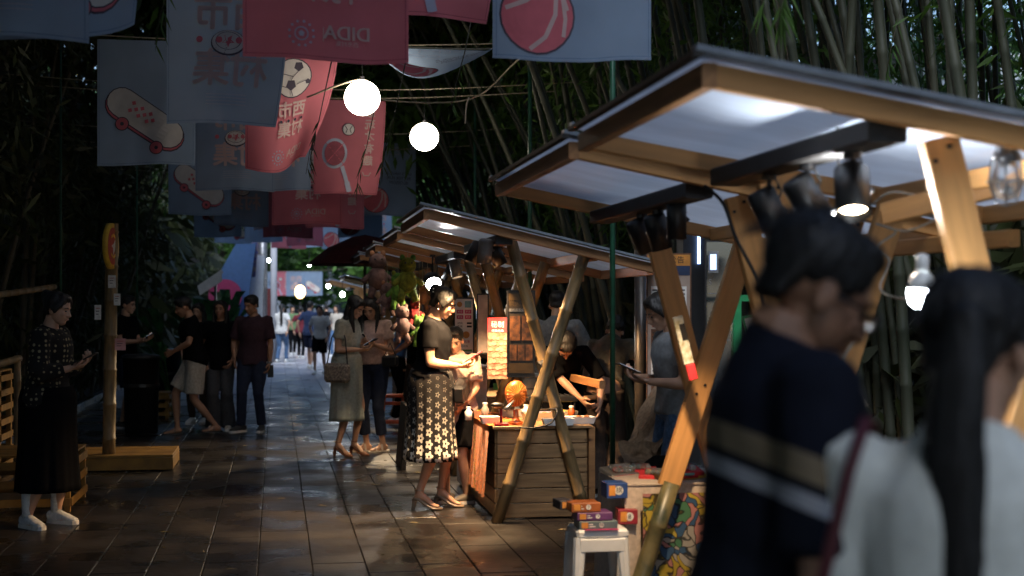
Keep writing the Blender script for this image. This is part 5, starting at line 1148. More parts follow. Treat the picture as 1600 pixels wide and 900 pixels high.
    # eyes, brows
    if fine >= .8:
        for s in (1, -1): MB().ell((s*.031, .0815, .006), (.0125, .006, .0055), HM, 10, 6).build('eye', M_BLACK, t, True)
        for s in (1, -1): MB().tube([HM @ V(q) for q in ((s*.014, .089, .026), (s*.032, .087, .031), (s*.050, .074, .026))], [.0035, .004, .002], 6).build('eyebrow', M_HAIR, t, True)
        MB().ell((0, .0925, -.054), (.019, .004, .005), HM, 12, 6).build('lips', M_LIP, t, True)
    if glasses:
        g = MB()
        for s in (1, -1):
            g.tube([HM @ V((s*.034+.023*math.cos(a), .100, .002+.018*math.sin(a))) for a in [k*PI/8 for k in range(17)]], .003, 5)
            g.tube([HM @ V((s*.058, .098, .006)), HM @ V((s*.074, .05, .006)), HM @ V((s*.078, -.01, .0))], .003, 5)
        g.tube([HM @ V((-.011, .1, .004)), HM @ V((.011, .1, .004))], .0018, 5); gl = g.build('glasses', M_BLACK, t, True)
        for s in (1, -1): MB().ell((s*.034, .100, .002), (.021, .0012, .016), HM, 14, 6).build('lens', M_GLASS2, gl, True)
    # hair
    hb = MB(); fc = .009/fine if fine >= 1 else .014
    if hair == 'short':
        hb.ell((0, -.022, .052), (.086, .100, .082), HM, 20, 12); hb.ell((0, .03, .098), (.058, .052, .030), HM); hb.tube([HM @ V((0, -.065, .02)), HM @ V((0, -.075, -.045))], [(.072, .035), (.055, .02)], 14, side=HM.to_3x3() @ V((1, 0, 0)))
        for s in (1, -1): hb.ell((s*.070, .005, .035), (.014, .032, .03), HM)
    else:
        hb.ell((0, -.026, .048), (.088, .102, .084), HM, 20, 12); hb.ell((0, .028, .092), (.062, .056, .034), HM)
        for s in (1, -1): hb.tube([HM @ V((s*.045, .06, .085)), HM @ V((s*.076, .035, .04)), HM @ V((s*.080, .0, -.01))], [(.012, .02), (.016, .03), (.014, .035)], 8)
        hb.tube([HM @ V((0, -.06, .02)), HM @ V((0, -.078, -.05))], [(.078, .04), (.06, .03)], 14, side=HM.to_3x3() @ V((1, 0, 0)))
        if hair == 'long':
            dwn = V((0, 0, -1)); p0_ = HM @ V((0, -.055, .0)); x_ = HM.to_3x3() @ V((1, 0, 0)); bk = -(HM.to_3x3() @ V((0, 1, 0))); bk.z = 0
            hb.tube([p0_, p0_+dwn*.12+bk*.035, p0_+dwn*.25+bk*.03, p0_+dwn*.40+bk*.005, p0_+dwn*.47], [(.088, .052), (.098, .050), (.105, .045), (.085, .036), (.05, .02)], 16, side=x_)
            for s in (1, -1): q = HM @ V((s*.078, .012, -.005)); hb.tube([q, q+dwn*.12+x_*s*.006, q+dwn*.26-x_*s*.005+bk*-.02], [(.016, .034), (.02, .036), (.012, .02)], 10, side=x_)
        if hair == 'ponytail':
            p0_ = HM @ V((.035, -.095, .03)); bk = -(HM.to_3x3() @ V((0, 1, 0))); bk.z = 0; x_ = HM.to_3x3() @ V((1, 0, 0)); hb.tube([HM @ V((0, -.09, .04)), p0_+bk*.02, p0_+V((0, 0, -.08))+bk*.045, p0_+V((0, 0, -.22))+bk*.065, p0_+V((.01, 0, -.38))+bk*.075, p0_+V((.02, 0, -.50))+bk*.085, p0_+V((.03, 0, -.58))+bk*.09], [.03, .034, (.042, .032), (.046, .030), (.036, .022), (.018, .012), (.004, .004)], 14, side=x_)
            for k in range(7): q = p0_+V((0, 0, -.15))+bk*.06+x_*(k-3)*.011; hb.tube([q, q+V((0, 0, -.2))+x_*(k-3)*.003, q+V((0, 0, -.36-.07*(k % 3)))+x_*(k-3)*.002+bk*.03], [.013, .010, .003], 6)
        if hair == 'bun': hb.ell((0, -.105, .075), (.050, .045, .045), HM); hb.ell((.025, -.10, .10), (.03, .03, .025), HM); hb.ell((-.03, -.09, .09), (.03, .03, .028), HM)
        if hair == 'bob':
            x_ = HM.to_3x3() @ V((1, 0, 0)); hb.tube([HM @ V((0, -.05, .0)), HM @ V((0, -.055, -.07)), HM @ V((0, -.05, -.13))], [(.09, .05), (.092, .048), (.08, .035)], 16, side=x_)
    inv = HM.inverted()
    def hdsp(c): q = inv @ c; a = math.atan2(q.x, q.y)*7; return .0035*noise.noise(V((a, q.z*5, 0)))+.0022*noise.noise(V((a*3, q.z*7, 2)))
    remesh(hb, fc, disp=hdsp).build('hair', M_HAIR, t, True)
    if fine >= 1.3:
        st = MB()
        for k in range(150):
            a = rnd.uniform(-PI, PI); e_ = rnd.uniform(-.1, 1.35); q0 = V((math.cos(e_)*math.sin(a)*.088, -.026+math.cos(e_)*math.cos(a)*.102, .048+math.sin(e_)*.086))
            if q0.y > .045 and q0.z < .09: continue
            o_ = (q0-V((0, -.03, .05))).normalized(); q1 = q0+o_*rnd.uniform(.002, .010)+V((0, -.012, -.012)); q2 = q1+o_*rnd.uniform(-.002, .010)+V((rnd.uniform(-.01, .01), -.012, -.025))
            st.tube([HM @ q0, HM @ q1, HM @ q2], [.0016, .0013, .0005], 3)
        if hair == 'ponytail':
            for k in range(60):
                q0 = p0_+V((0, 0, -rnd.uniform(.05, .45)))+bk*.07+x_*rnd.uniform(-.05, .05); st.tube([q0, q0+V((0, 0, -.1))+x_*rnd.uniform(-.02, .02)-bk*-.01, q0+V((0, 0, -.2))+x_*rnd.uniform(-.035, .035)], [.0022, .002, .0006], 3)
        st.build('stray_hair', M_HAIR, t)['kind'] = 'stuff'
    if bun:
        for k in range(9): MB().ell(HM @ V((-.03+.03*(k % 3)+.004*k, -.10-.01*(k % 2), .10-.022*(k//3))), (.0065,)*3, n=6, m=5).build('hair_pearl', M_WHITE, t, True)
        MB().ell(HM @ V((-.078, -.002, -.048)), (.005, .005, .009), n=6, m=5).build('earring', M_WHITE, t); MB().ell(HM @ V((.078, -.002, -.048)), (.005, .005, .009), n=6, m=5).build('earring', M_WHITE, t)
    # top
    if top:
        b = MB(); torso(b, tl, 1.456, .016, 1.0, fl=.06)
        for i, s in enumerate((1, -1)):
            e = SH[i].lerp(EL[i], min(1, sleeve*1.0)); b.tube([SH[i].lerp(U((0, 0, 1.35)), .35), SH[i], SH[i].lerp(e, .5), e], [(.066, .062), .068*w_, .063*w_, .062*w_], 14); b.ell(SH[i]+V((0, 0, -.003)), (.066*w_, .064*w_, .060*w_))
            if sleeve > 1: f = EL[i].lerp(WR[i], sleeve-1); b.tube([EL[i].lerp(SH[i], .1), EL[i], f], [.056*w_, .052*w_, .042*w_], 14)
        def wr(c): return .009*noise.noise(V((c.x*7, c.y*7, c.z*4.5)))+.005*noise.noise(V((c.x*19, c.y*19+c.z*13, c.z*10)))
        remesh(b, .014/fine if fine >= 1 else .018, disp=wr).build('top', top, t, True)
    # bottom
    if bottom and bot in ('pants', 'wide', 'shorts', 'jeans', 'capri'):
        b = MB(); torso(b, .86, 1.02 if lean < 25 else 1.0, .010)
        for i in range(2):
            H_, K_, A_ = HP[i], KN[i], AN[i]
            if bot == 'shorts': e = H_.lerp(K_, .86); b.tube([H_+V((0, 0, .04)), H_.lerp(K_, .4), e], [.105*w_, .102*w_, .100*w_], 14)
            else:
                lo = {'pants': .050, 'jeans': .060, 'wide': .105, 'capri': .062}[bot]; kn_ = {'pants': .062, 'jeans': .066, 'wide': .082, 'capri': .066}[bot]; e = K_.lerp(A_, {'capri': .72}.get(bot, .96 if bot != 'wide' else 1.05)); b.tube([H_+V((0, 0, .04)), H_.lerp(K_, .4), K_, K_.lerp(e, .5), e], [.100*w_, .088*w_, kn_, (kn_+lo)/2, lo], 14)
        def wr2(c): return .006*noise.noise(V((c.x*9, c.y*9, c.z*9)))+.004*noise.noise(V((c.x*20, c.y*20, c.z*24)))
        remesh(b, .014/fine if fine >= 1 else .018, disp=wr2).build('shorts' if bot == 'shorts' else 'trousers', bottom, t, True)
    if bot == 'skirt':
        zt_, zb_, r0, r1, pl, amp = skirt; n = 96 if fine >= .8 else 40; me_v = []; me_f = []; uv = []; R_ = 16
        for j in range(R_+1):
            v = j/R_; z = zt_+(zb_-zt_)*v; rr = max(r0+(r1-r0)*v**.9, (.172*w_+.014)*min(1, .86+.14*(zt_-z)/.08))
            for k in range(n):
                a = 2*PI*k/n; f = 1+amp*v*math.sin(a*pl+.6*math.sin(a*3))+amp*.4*v*math.sin(a*pl*2.3+1); x = rr*f*math.cos(a); y = rr*f*.90*math.sin(a)+.005
                if .82 < z < 1.0: x += math.copysign(.012, x)*0
                me_v.append(U((x, y, z))); uv.append((k/n, 1-v))
        for j in range(R_):
            for k in range(n): me_f.append((j*n+k, (j+1)*n+k, (j+1)*n+(k+1) % n, j*n+(k+1) % n))
        base_ = len(me_v); me_v.append(U((0, 0, zb_+.06))); me_v.append(U((0, 0, zt_)))
        for k in range(n): me_f.append((base_, R_*n+(k+1) % n, R_*n+k)); me_f.append((base_+1, k, (k+1) % n))
        o = pyd('skirt', me_v, me_f, bottom, t, True); ul = o.data.uv_layers.new(name='uv')
        for p_ in o.data.polygons:
            us = [ (uv[o.data.loops[li].vertex_index][0] if o.data.loops[li].vertex_index < base_ else 0) for li in p_.loop_indices]; wrapq = max(us)-min(us) > .5
            for li in p_.loop_indices:
                vi = o.data.loops[li].vertex_index
                if vi < base_: u_, v_ = uv[vi]; ul.data[li].uv = (u_+(1 if wrapq and u_ < .5 else 0), v_)
    # shoes
    for i in range(2):
        ya = math.radians(ftyaw[1-i]); fd = V((math.sin(ya), math.cos(ya), 0)); A = AN[i]; sd2 = (fd.y, -fd.x, 0); sm = shoem or M_WHITE
        if shoe == 'sneaker':
            b = MB(); z0 = A.z-.075
            def P_(f, z): return V((A.x, A.y, z0+z))+fd*f
            b.tube([P_(-.07, .035), P_(-.055, .05), P_(.0, .062), P_(.07, .05), P_(.14, .036), P_(.185, .03)], [(.026, .026), (.036, .042), (.040, .050), (.043, .036), (.044, .024), (.026, .016)], 12, side=sd2)
            s_ = remesh(b, .008 if fine >= .8 else .014, smooth=1).build('shoe', sm, t, True)
            o = MB(); pts = [P_(f, .0) for f in (-.08, -.06, 0, .07, .14, .18, .198)]; ws = [.014, .036, .040, .044, .046, .036, .014]; sv = V(sd2)
            vs = [p+sv*w2 for p, w2 in zip(pts, ws)]+[p-sv*w2 for p, w2 in zip(pts[::-1], ws[::-1])]; m_ = len(vs)
            o.add(vs+[v+V((0, 0, .028)) for v in vs], [tuple(range(m_-1, -1, -1)), tuple(range(m_, 2*m_))]+[(k, (k+1) % m_, m_+(k+1) % m_, m_+k) for k in range(m_)]).build('sole', M_SOLE, s_)
            if fine >= 1:
                for k in range(4): MB().tube([P_(.03+k*.026, .083-k*.012)+sv*.018, P_(.036+k*.026, .088-k*.012), P_(.03+k*.026, .083-k*.012)-sv*.018], .003, 5).build('lace', M_SOLE, s_)
        elif shoe == 'sandal':
            z0 = A.z-.075; pts = [V((A.x, A.y, z0))+fd*f for f in (-.075, -.05, 0, .07, .14, .185)]; ws = [.018, .036, .038, .043, .044, .02]; sv = V(sd2); vs = [p+sv*w2 for p, w2 in zip(pts, ws)]+[p-sv*w2 for p, w2 in zip(pts[::-1], ws[::-1])]; m_ = len(vs); o = MB()
            s_ = o.add(vs+[v+V((0, 0, .016)) for v in vs], [tuple(range(m_-1, -1, -1)), tuple(range(m_, 2*m_))]+[(k, (k+1) % m_, m_+(k+1) % m_, m_+k) for k in range(m_)]).build('sandal_sole', sm, t)
            for f, hh, ww2 in ((.10, .045, .044), (.03, .085, .042)): q = V((A.x, A.y, z0))+fd*f; MB().tube([q+sv*ww2+V((0, 0, .01)), q+sv*ww2*.6+V((0, 0, hh)), q-sv*ww2*.6+V((0, 0, hh)), q-sv*ww2+V((0, 0, .01))], [(.012, .003)]*4, 6).build('strap', sm, s_)
        elif shoe == 'heel':
            q = V((A.x, A.y, A.z-.135)); b = MB(); b.tube([q-fd*.045+V((0, 0, .085)), q+V((0, 0, .085)), q+fd*.07+V((0, 0, .035)), q+fd*.12+V((0, 0, .014)), q+fd*.185+V((0, 0, .012))], [(.026, .02), (.030, .020), (.034, .014), (.041, .016), (.024, .012)], 12, side=sd2)
            s_ = b.build('shoe', sm, t, True); MB().tube([q-fd*.035+V((0, 0, .085)), q-fd*.05], [(.022, .022), (.015, .015)], 8, side=sd2).build('heel', sm, s_)
            sv = V(sd2); MB().tube([A+V((0, 0, .02))+V((math.cos(a)*.037, math.sin(a)*.037, 0)) for a in [k*PI/5 for k in range(11)]], .004, 5).build('ankle_strap', sm, s_)
    if beltm: MB().tube([U((0, 0, 1.0)), U((0, 0, 1.03))], [(.158*w_, .118), (.155*w_, .115)], 20, side=(1, 0, 0)).build('belt', beltm, t, True)
    t['_'] = 0; del t['_']
    ROOT = Matrix.Translation((loc[0], loc[1], 0)) @ Matrix.Rotation(math.radians(face), 4, 'Z') @ Matrix.Scale(h/1.70, 4)
    return t, ROOT, dict(SH=SH, EL=EL, WR=WR, HM=HM, U=U, AN=AN)
M_LIP = mat('lips', (.42, .13, .10), .4); M_SOLE = mat('shoe_sole', (.62, .60, .56), .6)
CB = cloth('black_cotton', (.005, .005, .006)); CB.node_tree.nodes['Principled BSDF'].inputs['Specular IOR Level'].default_value = .05; CNV = cloth('navy_denim', (.018, .025, .05)); CJ = cloth('blue_jeans', (.07, .13, .24), .25); CW = cloth('white_cotton', (.62, .62, .60)); CG = cloth('grey_cotton', (.20, .21, .22)); CBG = cloth('beige_cotton', (.42, .38, .32))
CPK = cloth('dusty_pink_cotton', (.50, .34, .28)); CSG = cloth('sage_grey_dress', (.36, .35, .28)); CSB = cloth('sage_satin', (.34, .36, .31), rvar=.2); CBR = cloth('dark_brown_cotton', (.05, .035, .028)); COL_ = cloth('grey_olive_cotton', (.11, .10, .08))
CDP = cloth('dark_plum_cotton', (.045, .022, .03)); CKD = cloth('khaki_cotton', (.30, .26, .20))
M_SHD = mat('dark_shoe_leather', (.03, .022, .018), .35); M_SHB = mat('brown_strappy_leather', (.22, .08, .035), .4); M_SHP = mat('pale_sandal', (.62, .52, .42), .5)
def facedir(dx, dy): "angle so that local +Y points along picture right dx and into depth dy"; v = RGT*dx+FWD*dy; return math.degrees(math.atan2(-v.x, v.y))
def phone(Rm, q, label, tilt=(0, 0), m=None, cas=None):
    "held phone; q in the holder's local space"
    p = Rm @ V(q); t = thing('phone', label, 'phone', p, Rm.to_euler().z); R = Matrix.Rotation(tilt[0], 4, 'X') @ Matrix.Rotation(tilt[1], 4, 'Y')
    MB().box((-.038, -.078, -.004), (.038, .078, .004), R, ch=.003).build('case', cas or M_BLACK, t); MB().box((-.034, -.072, .0042), (.034, .072, .0050), R).build('screen', m or M_SCR, t); return t
M_SCR = mat('lit_phone_screen', (.4, .45, .5), .3, emit=.5, ecol=(.5, .6, .75))

# polka dot and flower fabrics
def dots_mat():
    m = cloth('black_polka_dot', (.015, .014, .014)); t_ = m.node_tree; n = t_.nodes; l = t_.links; b = n['Principled BSDF']
    tc = n.new('ShaderNodeTexCoord'); vo = n.new('ShaderNodeTexVoronoi'); vo.inputs['Scale'].default_value = 26; vo.inputs['Randomness'].default_value = .35; l.new(tc.outputs['Object'], vo.inputs['Vector'])
    cr = n.new('ShaderNodeValToRGB'); cr.color_ramp.elements[0].position = .26; cr.color_ramp.elements[1].position = .30; cr.color_ramp.elements[0].color = (.26, .22, .13, 1); cr.color_ramp.elements[1].color = (.012, .011, .011, 1)
    l.new(vo.outputs['Distance'], cr.inputs[0]); l.new(cr.outputs[0], b.inputs['Base Color']); return m
CDOT = dots_mat()
def flower_mat():
    m = cloth('black_flower_skirt', (.015, .014, .014)); t_ = m.node_tree; n = t_.nodes; l = t_.links; b = n['Principled BSDF']
    def M1(op, a, b2=None, c=None):
        x = n.new('ShaderNodeMath'); x.operation = op
        for i, q in enumerate((a, b2, c)):
            if q is None: continue
            if isinstance(q, (int, float)): x.inputs[i].default_value = q
            else: l.new(q, x.inputs[i])
        return x.outputs[0]
    uv = n.new('ShaderNodeTexCoord'); s = n.new('ShaderNodeSeparateXYZ'); l.new(uv.outputs['UV'], s.inputs[0])
    u = M1('MULTIPLY', s.outputs[0], 18); v = M1('MULTIPLY', M1('POWER', M1('SUBTRACT', 1, s.outputs[1]), .82), 9.0); col_ = M1('FLOOR', u)
    v2 = M1('ADD', v, M1('MULTIPLY', M1('MODULO', col_, 2), .5)); fu = M1('SUBTRACT', M1('FRACT', u), .5); fv = M1('SUBTRACT', M1('FRACT', v2), .5)
    r = M1('SQRT', M1('ADD', M1('MULTIPLY', fu, fu), M1('MULTIPLY', fv, fv))); a = M1('ARCTAN2', fv, fu)
    size = M1('ADD', .17, M1('MULTIPLY', M1('SUBTRACT', 1, s.outputs[1]), .23)); pet = M1('ADD', size, M1('MULTIPLY', M1('COSINE', M1('MULTIPLY', a, 5)), .085))
    ins = M1('MULTIPLY', M1('LESS_THAN', r, pet), M1('GREATER_THAN', r, .10))
    mx = n.new('ShaderNodeMix'); mx.data_type = 'RGBA'; mx.inputs['A'].default_value = (.014, .013, .014, 1); mx.inputs['B'].default_value = (.72, .68, .60, 1); l.new(M1('MULTIPLY', ins, M1('MINIMUM', 1, M1('ADD', .12, M1('POWER', M1('SUBTRACT', 1, s.outputs[1]), 2.2)))), mx.inputs['Factor']); l.new(mx.outputs['Result'], b.inputs['Base Color']); return m
CFLW = flower_mat()
def stripe_mat():
    m = cloth('striped_navy_cotton', (.012, .015, .028)); t_ = m.node_tree; n = t_.nodes; l = t_.links; b = n['Principled BSDF']
    tc = n.new('ShaderNodeTexCoord'); s = n.new('ShaderNodeSeparateXYZ'); l.new(tc.outputs['Object'], s.inputs[0])
    ad = n.new('ShaderNodeMath'); ad.operation = 'MULTIPLY_ADD'; l.new(s.outputs[1], ad.inputs[0]); ad.inputs[1].default_value = .4; l.new(s.outputs[2], ad.inputs[2])
    mr = n.new('ShaderNodeMapRange'); mr.inputs['From Min'].default_value = 1.0; mr.inputs['From Max'].default_value = 1.5; l.new(ad.outputs[0], mr.inputs[0])
    cr = n.new('ShaderNodeValToRGB'); cr.color_ramp.interpolation = 'CONSTANT'; e = cr.color_ramp.elements
    f = lambda z: (z-1.0)/.5
    for k, (q, c) in enumerate(((0, (.008, .010, .018)), (f(1.200), (.42, .42, .45)), (f(1.228), (.008, .010, .018)), (f(1.243), (.25, .19, .12)), (f(1.286), (.008, .010, .02)))):
        el = e[k] if k < 2 else e.new(q); el.position = q; el.color = (*c, 1)
    l.new(mr.outputs[0], cr.inputs[0]); l.new(cr.outputs[0], b.inputs['Base Color']); return m
CSTR = stripe_mat()

def at_(px, d): p = W(px, 480, d); return (p.x, p.y)
R_, F_ = 1, 1
# --- nearest two
person(at_(1188, 2.42), facedir(1, .10), 1.755, 'man with glasses in a navy shirt with beige and white stripes, closest at right', CSTR, CNV, lean=7, head=(24, 4), hoff=-.045, hair='short', glasses=True, build_=1.06, sleeve=.92, skin=M_SKIN2, fine=1.35, shoem=M_SHD, hands=((.20, .06, .86), (-.2, .34, .98)), tl=.84)
wm, wR, wj = person(at_(1512, 2.10), facedir(.42, 1), 1.605, 'woman with a long ponytail in a pale sage blouse, nearest at the right edge', cloth('pale_sage_linen', (.84, .84, .76), .04), CBG, lean=4, head=(8, -22), hair='ponytail', build_=1.04, sleeve=.75, fine=1.35, tl=.84, hands=((.17, .26, 1.0), (-.17, .26, 1.0)), elb=((.3, -.7, -1), (-.3, -.7, -1)))
# red strap bag
Rw = wR; st = thing('shoulder_bag', 'dark bag on a red strap over the left shoulder of the ponytail woman', 'bag', Rw @ V((-.22, -.03, .95)), Rw.to_euler().z)
off = V((-.22, -.03, .95)); sc_ = 1.645/1.7
MB().tube([(V(q)-off)*sc_ for q in ((-.23, -.11, .98), (-.205, -.135, 1.20), (-.165, -.115, 1.38), (-.15, -.05, 1.455), (-.155, .04, 1.44), (-.17, .13, 1.3), (-.22, .11, 1.0))], [(.010, .004)]*7, 8, side=(1, 0, 0)).build('strap', mat('dark_red_strap', (.08, .008, .012), .5), st, True)
MB().box((-.07, -.12, -.26), (.03, .16, .04), ch=.02).build('bag_body', mat('navy_bag_fabric', (.02, .025, .06), .7), st); MB().ell((-.075, -.03, -.03), (.012, .03, .022)).build('flower_charm', mat('pink_charm', (.6, .08, .14), .5), st, True)

# --- flower skirt woman, boy
t, Rm, J = person(at_(672, 10.95), facedir(.95, -.15), 1.66, 'woman in a black tee and black skirt with white flowers, reading a red phone', CB, CFLW, lean=5, head=(20, 0), hair='bun', build_=1.12, sleeve=.62, bot='skirt', skirt=(1.04, .33, .155, .235, 13, .05), shoe='heel', shoem=mat('metallic_brown_heels', (.22, .16, .11), .3), fine=1.0, hands=((.08, .25, 1.13), (-.08, .26, 1.15)), palm=((-.3, 0, 1), (.3, 0, 1)), elb=((.6, -.7, -1), (-.6, -.7, -1)), tl=.98, feet=((-.085, .07), (.085, -.07)), bun=True)
phone(Rm, (0, .35, 1.20), 'red cased phone held by the woman in the flower skirt', (.55, 0), cas=mat('red_phone_case', (.55, .04, .04), .4))
b = thing('handbag', 'black and tan crossbody bag at the hip of the flower skirt woman', 'handbag', Rm @ V((-.05, .24, .93)), Rm.to_euler().z); MB().box((-.12, -.05, -.07), (.11, .05, .07), Matrix.Rotation(.3, 4, 'Y'), ch=.02).build('body', M_BLKP, b); MB().box((-.10, -.056, -.05), (.09, -.051, .03), Matrix.Rotation(.3, 4, 'Y')).build('tan_flap', mat('tan_leather', (.50, .34, .25), .5), b); MB().tube([(.0, -.05, .06), (.12, -.12, .25), (.14, -.2, .45)], .006, 6).build('strap', M_BLKP, b)
t, Rm, J = person(at_(714, 11.25), facedir(-.35, -1), 1.40, 'boy in a pale pink tee standing behind the flower skirt', cloth('pale_pink_cotton', (.62, .44, .38)), CB, lean=3, head=(22, 12), hair='short', sleeve=.8, bot='shorts', shoem=mat('black_tan_sneaker', (.12, .10, .08), .5), hands=((.06, .24, 1.0), (-.14, .24, .95)), fine=1.0, tl=.74, build_=1.1, ftyaw=(40, 40))
b = thing('toy_device', 'pink and white toy in the hands of the boy', 'toy', Rm @ V((-.04, .33, 1.0))); MB().box((-.04, -.02, -.02), (.04, .02, .02), ch=.006).build('body', mat('pink_toy_plastic', (.7, .25, .3), .4), b); MB().ell((0, 0, .022), (.02, .015, .004)).build('button', M_WHITE, b)
# --- the two women on phones
t, Rm, J = person(at_(541, 14.85), facedir(.85, -.45), 1.63, 'long haired woman in a sage grey dress with a patterned shoulder bag', CSG, CSB, lean=6, head=(24, 0), hair='long', bot='skirt', skirt=(1.06, .33, .145, .205, 7, .035), shoe='heel', shoem=M_SHB, hands=((.07, .23, 1.16), (-.07, .24, 1.18)), palm=((-.3, 0, 1), (.3, 0, 1)), elb=((.6, -.7, -1), (-.6, -.7, -1)), feet=((-.08, .05), (.10, -.04)), sleeve=.6, tl=.98, fine=1.0)
phone(Rm, (0, .32, 1.24), 'phone in the hands of the long haired woman in sage', (.5, 0))
b = thing('handbag', 'pale patterned shoulder bag of the woman in the sage dress', 'handbag', Rm @ V((.20, .02, .92)), Rm.to_euler().z)
MB().box((-.05, -.15, -.11), (.05, .15, .09), ch=.03).build('body', mat('patterned_beige_weave', (.42, .34, .26), .8, col2=(.10, .08, .07), scale=45), b); MB().tube([(0, -.13, .06), (-.03, -.09, .35), (-.05, -.01, .50), (-.03, .08, .35), (0, .13, .06)], .007, 6).build('strap', M_BLKP, b)
t, Rm, J = person(at_(584, 15.3), facedir(-.35, -1), 1.68, 'woman in a dusty pink top and navy trousers looking at her phone', CPK, CNV, lean=5, head=(26, 8), hair='long', bot='capri', shoe='sandal', shoem=M_SHP, hands=((.06, .22, 1.16), (-.10, .23, 1.17)), palm=((-.3, 0, 1), (.3, 0, 1)), elb=((.6, -.7, -1), (-.6, -.7, -1)), sleeve=.6, tl=.97, feet=((-.11, .0), (.07, .03)), ftyaw=(35, 40), fine=1.0)
phone(Rm, (-.02, .31, 1.24), 'phone of the woman in the dusty pink top', (.6, 0)); b = thing('handbag', 'small black handbag on the arm of the woman in pink', 'handbag', Rm @ V((-.24, .10, 1.0)), Rm.to_euler().z); MB().box((-.09, -.04, -.07), (.09, .04, .05), ch=.02).build('body', M_BLKP, b); MB().tube([(-.07, 0, .04), (0, 0, .18), (.07, 0, .04)], .006, 6).build('strap', M_BLKP, b)
person(at_(619, 18.9), facedir(.9, -.2), 1.62, 'person in a blue top leaning at the table behind the women', cloth('blue_cotton', (.06, .16, .36)), CB, lean=18, head=(20, 0), hair='bob', hands=((.1, .42, .98), (-.1, .42, 1.0)), fine=.9, tl=.92)
person(at_(653, 17.6), facedir(-.9, -.5), 1.66, 'vendor in black behind the toy stall', CB, CBR, lean=10, head=(18, 0), hair='bob', hands=((.1, .38, .98), (-.1, .4, 1.0)), fine=.9)
# --- group of three and walkers left
t, Rm, J = person(at_(305, 17.3), facedir(-.95, -.3), 1.73, 'man in a black tee, pale shorts and flip flops striding left', CB, CBG, lean=9, head=(14, 0), hair='short', skin=M_SKIN2, sleeve=.75, bot='shorts', shoe='sandal', shoem=M_SHD, feet=((-.08, -.24), (.09, .20)), ftz=(.03, 0), hands=((.24, -.12, .88), (-.20, .28, 1.0)), fine=1.0, build_=1.15, tl=.90, hipz=.89)
person(at_(311, 18.9), facedir(-.2, -1), 1.60, 'dark haired woman mostly hidden behind the man in shorts', CB, CBR, hair='long', head=(5, 0), fine=.9)
person(at_(345, 17.9), facedir(.05, -1), 1.63, 'smiling woman in a black tee with long hair beside the man in the polo', CB, cloth('faded_black_denim', (.06, .06, .065)), head=(-3, -8), hair='long', skin=M_SKIN2, bot='wide', sleeve=.65, shoem=M_SHP, tl=.80, hands=(None, (-.17, .16, .92)), build_=1.08, ftyaw=(-5, 5), fine=1.0)
t, Rm, J = person(at_(396, 17.7), facedir(-.18, -1), 1.70, 'man in a dark polo shirt and jeans holding a phone by his side', CDP, CNV, head=(16, -20), hair='short', skin=M_SKIN2, bot='jeans', sleeve=.85, shoem=mat('black_white_sneaker', (.05, .05, .05), .5), tl=.84, feet=((-.11, .0), (.12, .10)), ftyaw=(-10, 25), hands=(None, (-.235, .06, .86)), build_=1.15, fine=1.0)
phone(Rm, (-.25, .08, .76), 'phone hanging in the hand of the man in the polo shirt', (1.5, .3)); b = thing('wrist_watch', 'shiny watch on the wrist of the man in the polo', 'watch', Rm @ J['WR'][1]); MB().tube([(0, 0, -.012), (0, 0, .012)], .034, 14).build('band', M_GREYM, b, True); MB().ell((-.034, 0, 0), (.005, .016, .016)).build('face', M_WHITE, b)
t, Rm, J = person(at_(197, 18.2), facedir(.95, -.3), 1.70, 'young man in black standing behind the bamboo post using a phone', CB, CNV, head=(8, 0), hair='short', skin=M_SKIN, bot='shorts', sleeve=.7, shoem=M_SHD, hands=((.10, .26, 1.12), (-.06, .27, 1.14)), palm=((-.3, 0, 1), (.3, 0, 1)), elb=((.6, -.7, -1), (-.6, -.7, -1)), fine=1.0, tl=.86)
phone(Rm, (0.02, .36, 1.19), 'phone of the young man behind the post', (.5, 0))
t, Rm, J = person(at_(74, 10.1), facedir(.9, -.05), 1.66, 'woman in a dotted black blouse and long black skirt standing in the dark at left', CDOT, CB, lean=4, head=(10, -8), hair='bun', build_=1.22, sleeve=1.75, bot='skirt', skirt=(1.02, .26, .19, .25, 9, .04), shoem=CW, hands=((.10, .22, 1.15), (-.04, .23, 1.17)), palm=((-.3, 0, 1), (.3, 0, 1)), elb=((.6, -.7, -1), (-.6, -.7, -1)), tl=.84, feet=((-.12, .02), (.12, -.10)), ftyaw=(20, 35), fine=1.0)
phone(Rm, (.03, .31, 1.22), 'phone in the hands of the woman in the dotted blouse', (.5, 0), m=M_BLACK)
for s in (1, -1):
    A = J['AN'][0 if s > 0 else 1]; o = MB().tube([A-V((0, 0, .02)), A+V((0, 0, .22))], [.037, .044], 12).build('white_sock', CW, t, True)
# --- vendors
person(at_(868, 12.9), facedir(.25, 1), 1.70, 'vendor in a light grey tee with his back turned, in the third stall', CG, CB, head=(14, 0), hair='short', lean=6, build_=1.12, sleeve=.85, fine=.9, tl=.84, hands=((.18, .28, 1.0), (-.2, .2, .95)))
person(at_(872, 11.75), facedir(.1, -1), 1.62, 'vendor in a black tee bending down over the counter food', CB, CB, head=(30, 0), hair='short', lean=48, build_=1.05, sleeve=.95, fine=1.0, tl=.84, hands=((-.12, .55, .86), (-.28, .50, .80)), elb=((1, -.3, .2), (-1, -.3, .2)), skin=M_SKIN)
t, Rm, J = person(at_(944, 11.6), facedir(.35, .9), 1.58, 'woman in a short grey olive tee and dark trousers stooping beside the counter', COL_, CBR, head=(34, 12), hair='bun', lean=30, sleeve=.45, fine=1.0, tl=1.0, bot='wide', shoem=M_SHD, hands=((.24, .42, .92), (-.12, .30, .86)), elb=((1, -.5, -.3), (-1, -.5, -.3)), build_=1.0)
